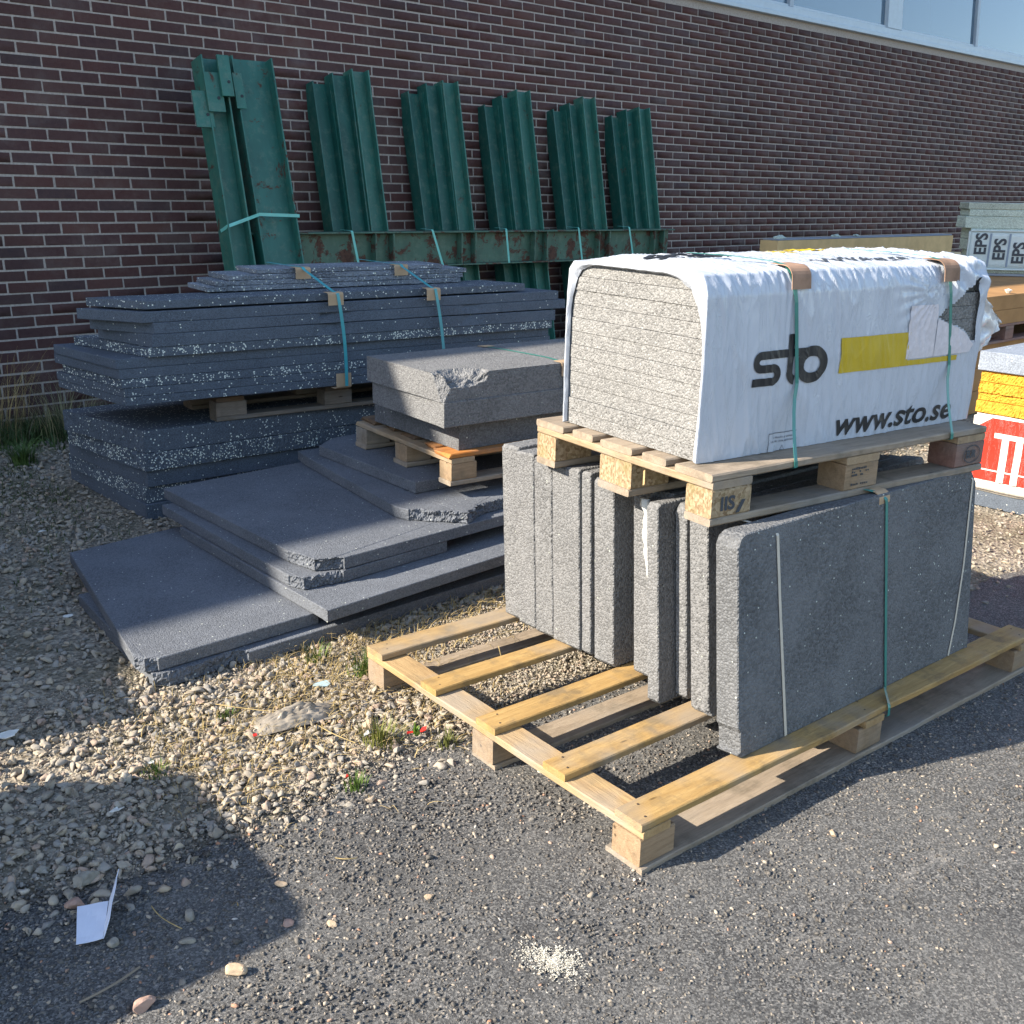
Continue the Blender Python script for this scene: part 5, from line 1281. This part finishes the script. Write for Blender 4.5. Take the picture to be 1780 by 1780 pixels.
def tuft(name, label, x, y, n, h, spread, mat, cat='grass tuft', w=.0022, droop=.5, group=None, seed=0, kind=None, pts=None):
    rr = random.Random(seed + 900); vs = []; fs = []
    for i in range(n):
        a = rr.uniform(0, 2 * PI); r0 = rr.uniform(0, spread * .5) ; hh = h * rr.uniform(.45, 1.1); lean = rr.uniform(.15, 1) * droop * hh
        bx, by = r0 * math.cos(a), r0 * math.sin(a)
        if pts: px_, py_ = pts(rr); bx += px_; by += py_
        dx, dy = math.cos(a + rr.uniform(-.5, .5)), math.sin(a + rr.uniform(-.5, .5)); sx, sy = -dy, dx; b = len(vs); K = 5
        for k in range(K + 1):
            t = k / K; ww = w * (1 - t * .85) * rr.uniform(.8, 1.2); z = hh * (t - .28 * t * t * droop * 1.4); o_ = lean * t * t
            vs.append((bx + dx * o_ - sx * ww, by + dy * o_ - sy * ww, z)); vs.append((bx + dx * o_ + sx * ww, by + dy * o_ + sy * ww, z + .0003))
        for k in range(K): fs.append((b + 2 * k, b + 2 * k + 1, b + 2 * k + 3, b + 2 * k + 2))
    o = mesh(name, vs, fs, mat); o.location = (x, y, .004); return tag(o, label, None if kind else cat, group, kind)
GT = 'grass tufts growing in the gravel'
tuft('grass_tuft', 'green grass tuft by the far corner of the pine pallet', 1.815, 2.76, 130, .09, .13, GRASS, group=GT, seed=1)
tuft('grass_tuft', 'yellow green grass tuft below the crumpled grey film', 1.585, 2.34, 130, .085, .13, flat('yellow_grass', (.16, .17, .04), .6, .3, .3, 30), group=GT, seed=2)
tuft('grass_tuft', 'small grass tuft at the asphalt edge below the crumpled film', 1.385, 2.17, 60, .055, .07, GRASS, group=GT, seed=3)
tuft('grass_tuft', 'low green tuft on the shaded coarse gravel', 1.00, 2.60, 60, .035, .09, GRASS, group=GT, seed=4)
tuft('grass_tuft', 'small green tuft in the strip of sun on the gravel', 1.30, 2.77, 50, .04, .06, GRASS, group=GT, seed=5)
tuft('grass_tuft', 'grass tuft in the gap between pallet boards', 2.03, 2.18, 60, .05, .07, GRASS, group=GT, seed=6)
tuft('grass_tuft', 'low tuft under the front foam slabs edge', 1.74, 2.95, 70, .07, .10, GRASS, group=GT, seed=7)
tuft('grass_tuft', 'grass tuft beside the middle leg of the pine pallet', 1.73, 2.12 + .08, 70, .05, .09, flat('olive_grass', (.13, .14, .035), .6, .3, .3, 30), group=GT, seed=8)
tuft('broadleaf_weed', 'small broad leaved weed beside the red plastic shards', 1.69, 2.30, 12, .045, .02, flat('fresh_leaf', (.14, .24, .03), .5, .4, .2), 'weed', w=.008, droop=.4, seed=9)
o = tuft('dry_grass', 'dry straw and withered grass strewn over the sunny gravel', 0, 0, 2200, .06, .3, STRAW, kind='stuff', w=.0014, droop=1.4, seed=10, pts=lambda r: (r.uniform(1.0, 2.1) , r.gauss(2.62, .20)))
o['category'] = 'dry grass'
o = tuft('dry_grass', 'withered grass under the front foam slabs', 0, 0, 1800, .07, .2, STRAW, kind='stuff', w=.0014, droop=1.3, seed=11, pts=lambda r: (r.uniform(1.5, 2.9), r.gauss(2.92, .12)))
o['category'] = 'dry grass'
# growth at the wall foot
def wall_pt(r): return (r.uniform(.9, 2.9), r.gauss(7.05, .16))
o = tuft('wall_grass', 'dark green grass along the foot of the brick wall', 0, 0, 3600, .20, .12, flat('shade_grass', (.055, .085, .025), .6, .3, .3, 30), kind='stuff', w=.0035, droop=.9, seed=12, pts=wall_pt); o['category'] = 'grass'
o = tuft('wall_weeds', 'broad leaved weeds mixed into the grass at the wall foot', 0, 0, 420, .12, .10, flat('weed_leaf', (.06, .10, .03), .6, .3, .35, 30), kind='stuff', w=.011, droop=.7, seed=21, pts=lambda r: (r.uniform(1.1, 2.6), r.gauss(6.95, .18))); o['category'] = 'weeds'
o = tuft('dead_stems', 'dead grey stems tangled along the foot of the brick wall', 0, 0, 420, .38, .3, flat('dead_stem', (.20, .17, .12), .8, .2, .3, 20), kind='stuff', w=.0016, droop=1.1, seed=22, pts=lambda r: (r.uniform(1.3, 2.9), r.gauss(7.05, .10))); o['category'] = 'dead stems'
o = tuft('low_growth', 'low green growth creeping over the shaded gravel beside the foam stacks', 0, 0, 1500, .05, .15, flat('moss_green', (.06, .085, .03), .7, .2, .4, 20), kind='stuff', w=.0026, droop=1.2, seed=23, pts=lambda r: (r.uniform(.9, 1.8), 6.3 - abs(r.gauss(0, .9)))); o['category'] = 'weeds'
tuft('tall_grass', 'tall dry grass stalks leaning on the brick wall at the left edge', 1.90, 7.10, 150, .66, .55, STRAW, 'grass', w=.0022, droop=.55, seed=13)
tuft('tall_grass', 'tall dry arching stalks beside the lower foam stack by the wall', 2.28, 6.95, 110, .60, .50, flat('pale_stalk', (.26, .24, .13), .7, .2, .2), 'grass', w=.0022, droop=.8, seed=14)
tuft('grass_tuft', 'thick green tuft at the wall left of the lower foam stack', 1.83, 6.35, 170, .20, .16, flat('dark_tuft', (.07, .12, .03), .6, .3, .3, 30), group=GT, w=.004, droop=.9, seed=15)

# ------------------------------------------------------------------ turn the level layout onto the slope
for o in C.objects:
    if o.parent is None and o.name not in PLUMB:
        o.matrix_basis = TILT @ o.matrix_basis
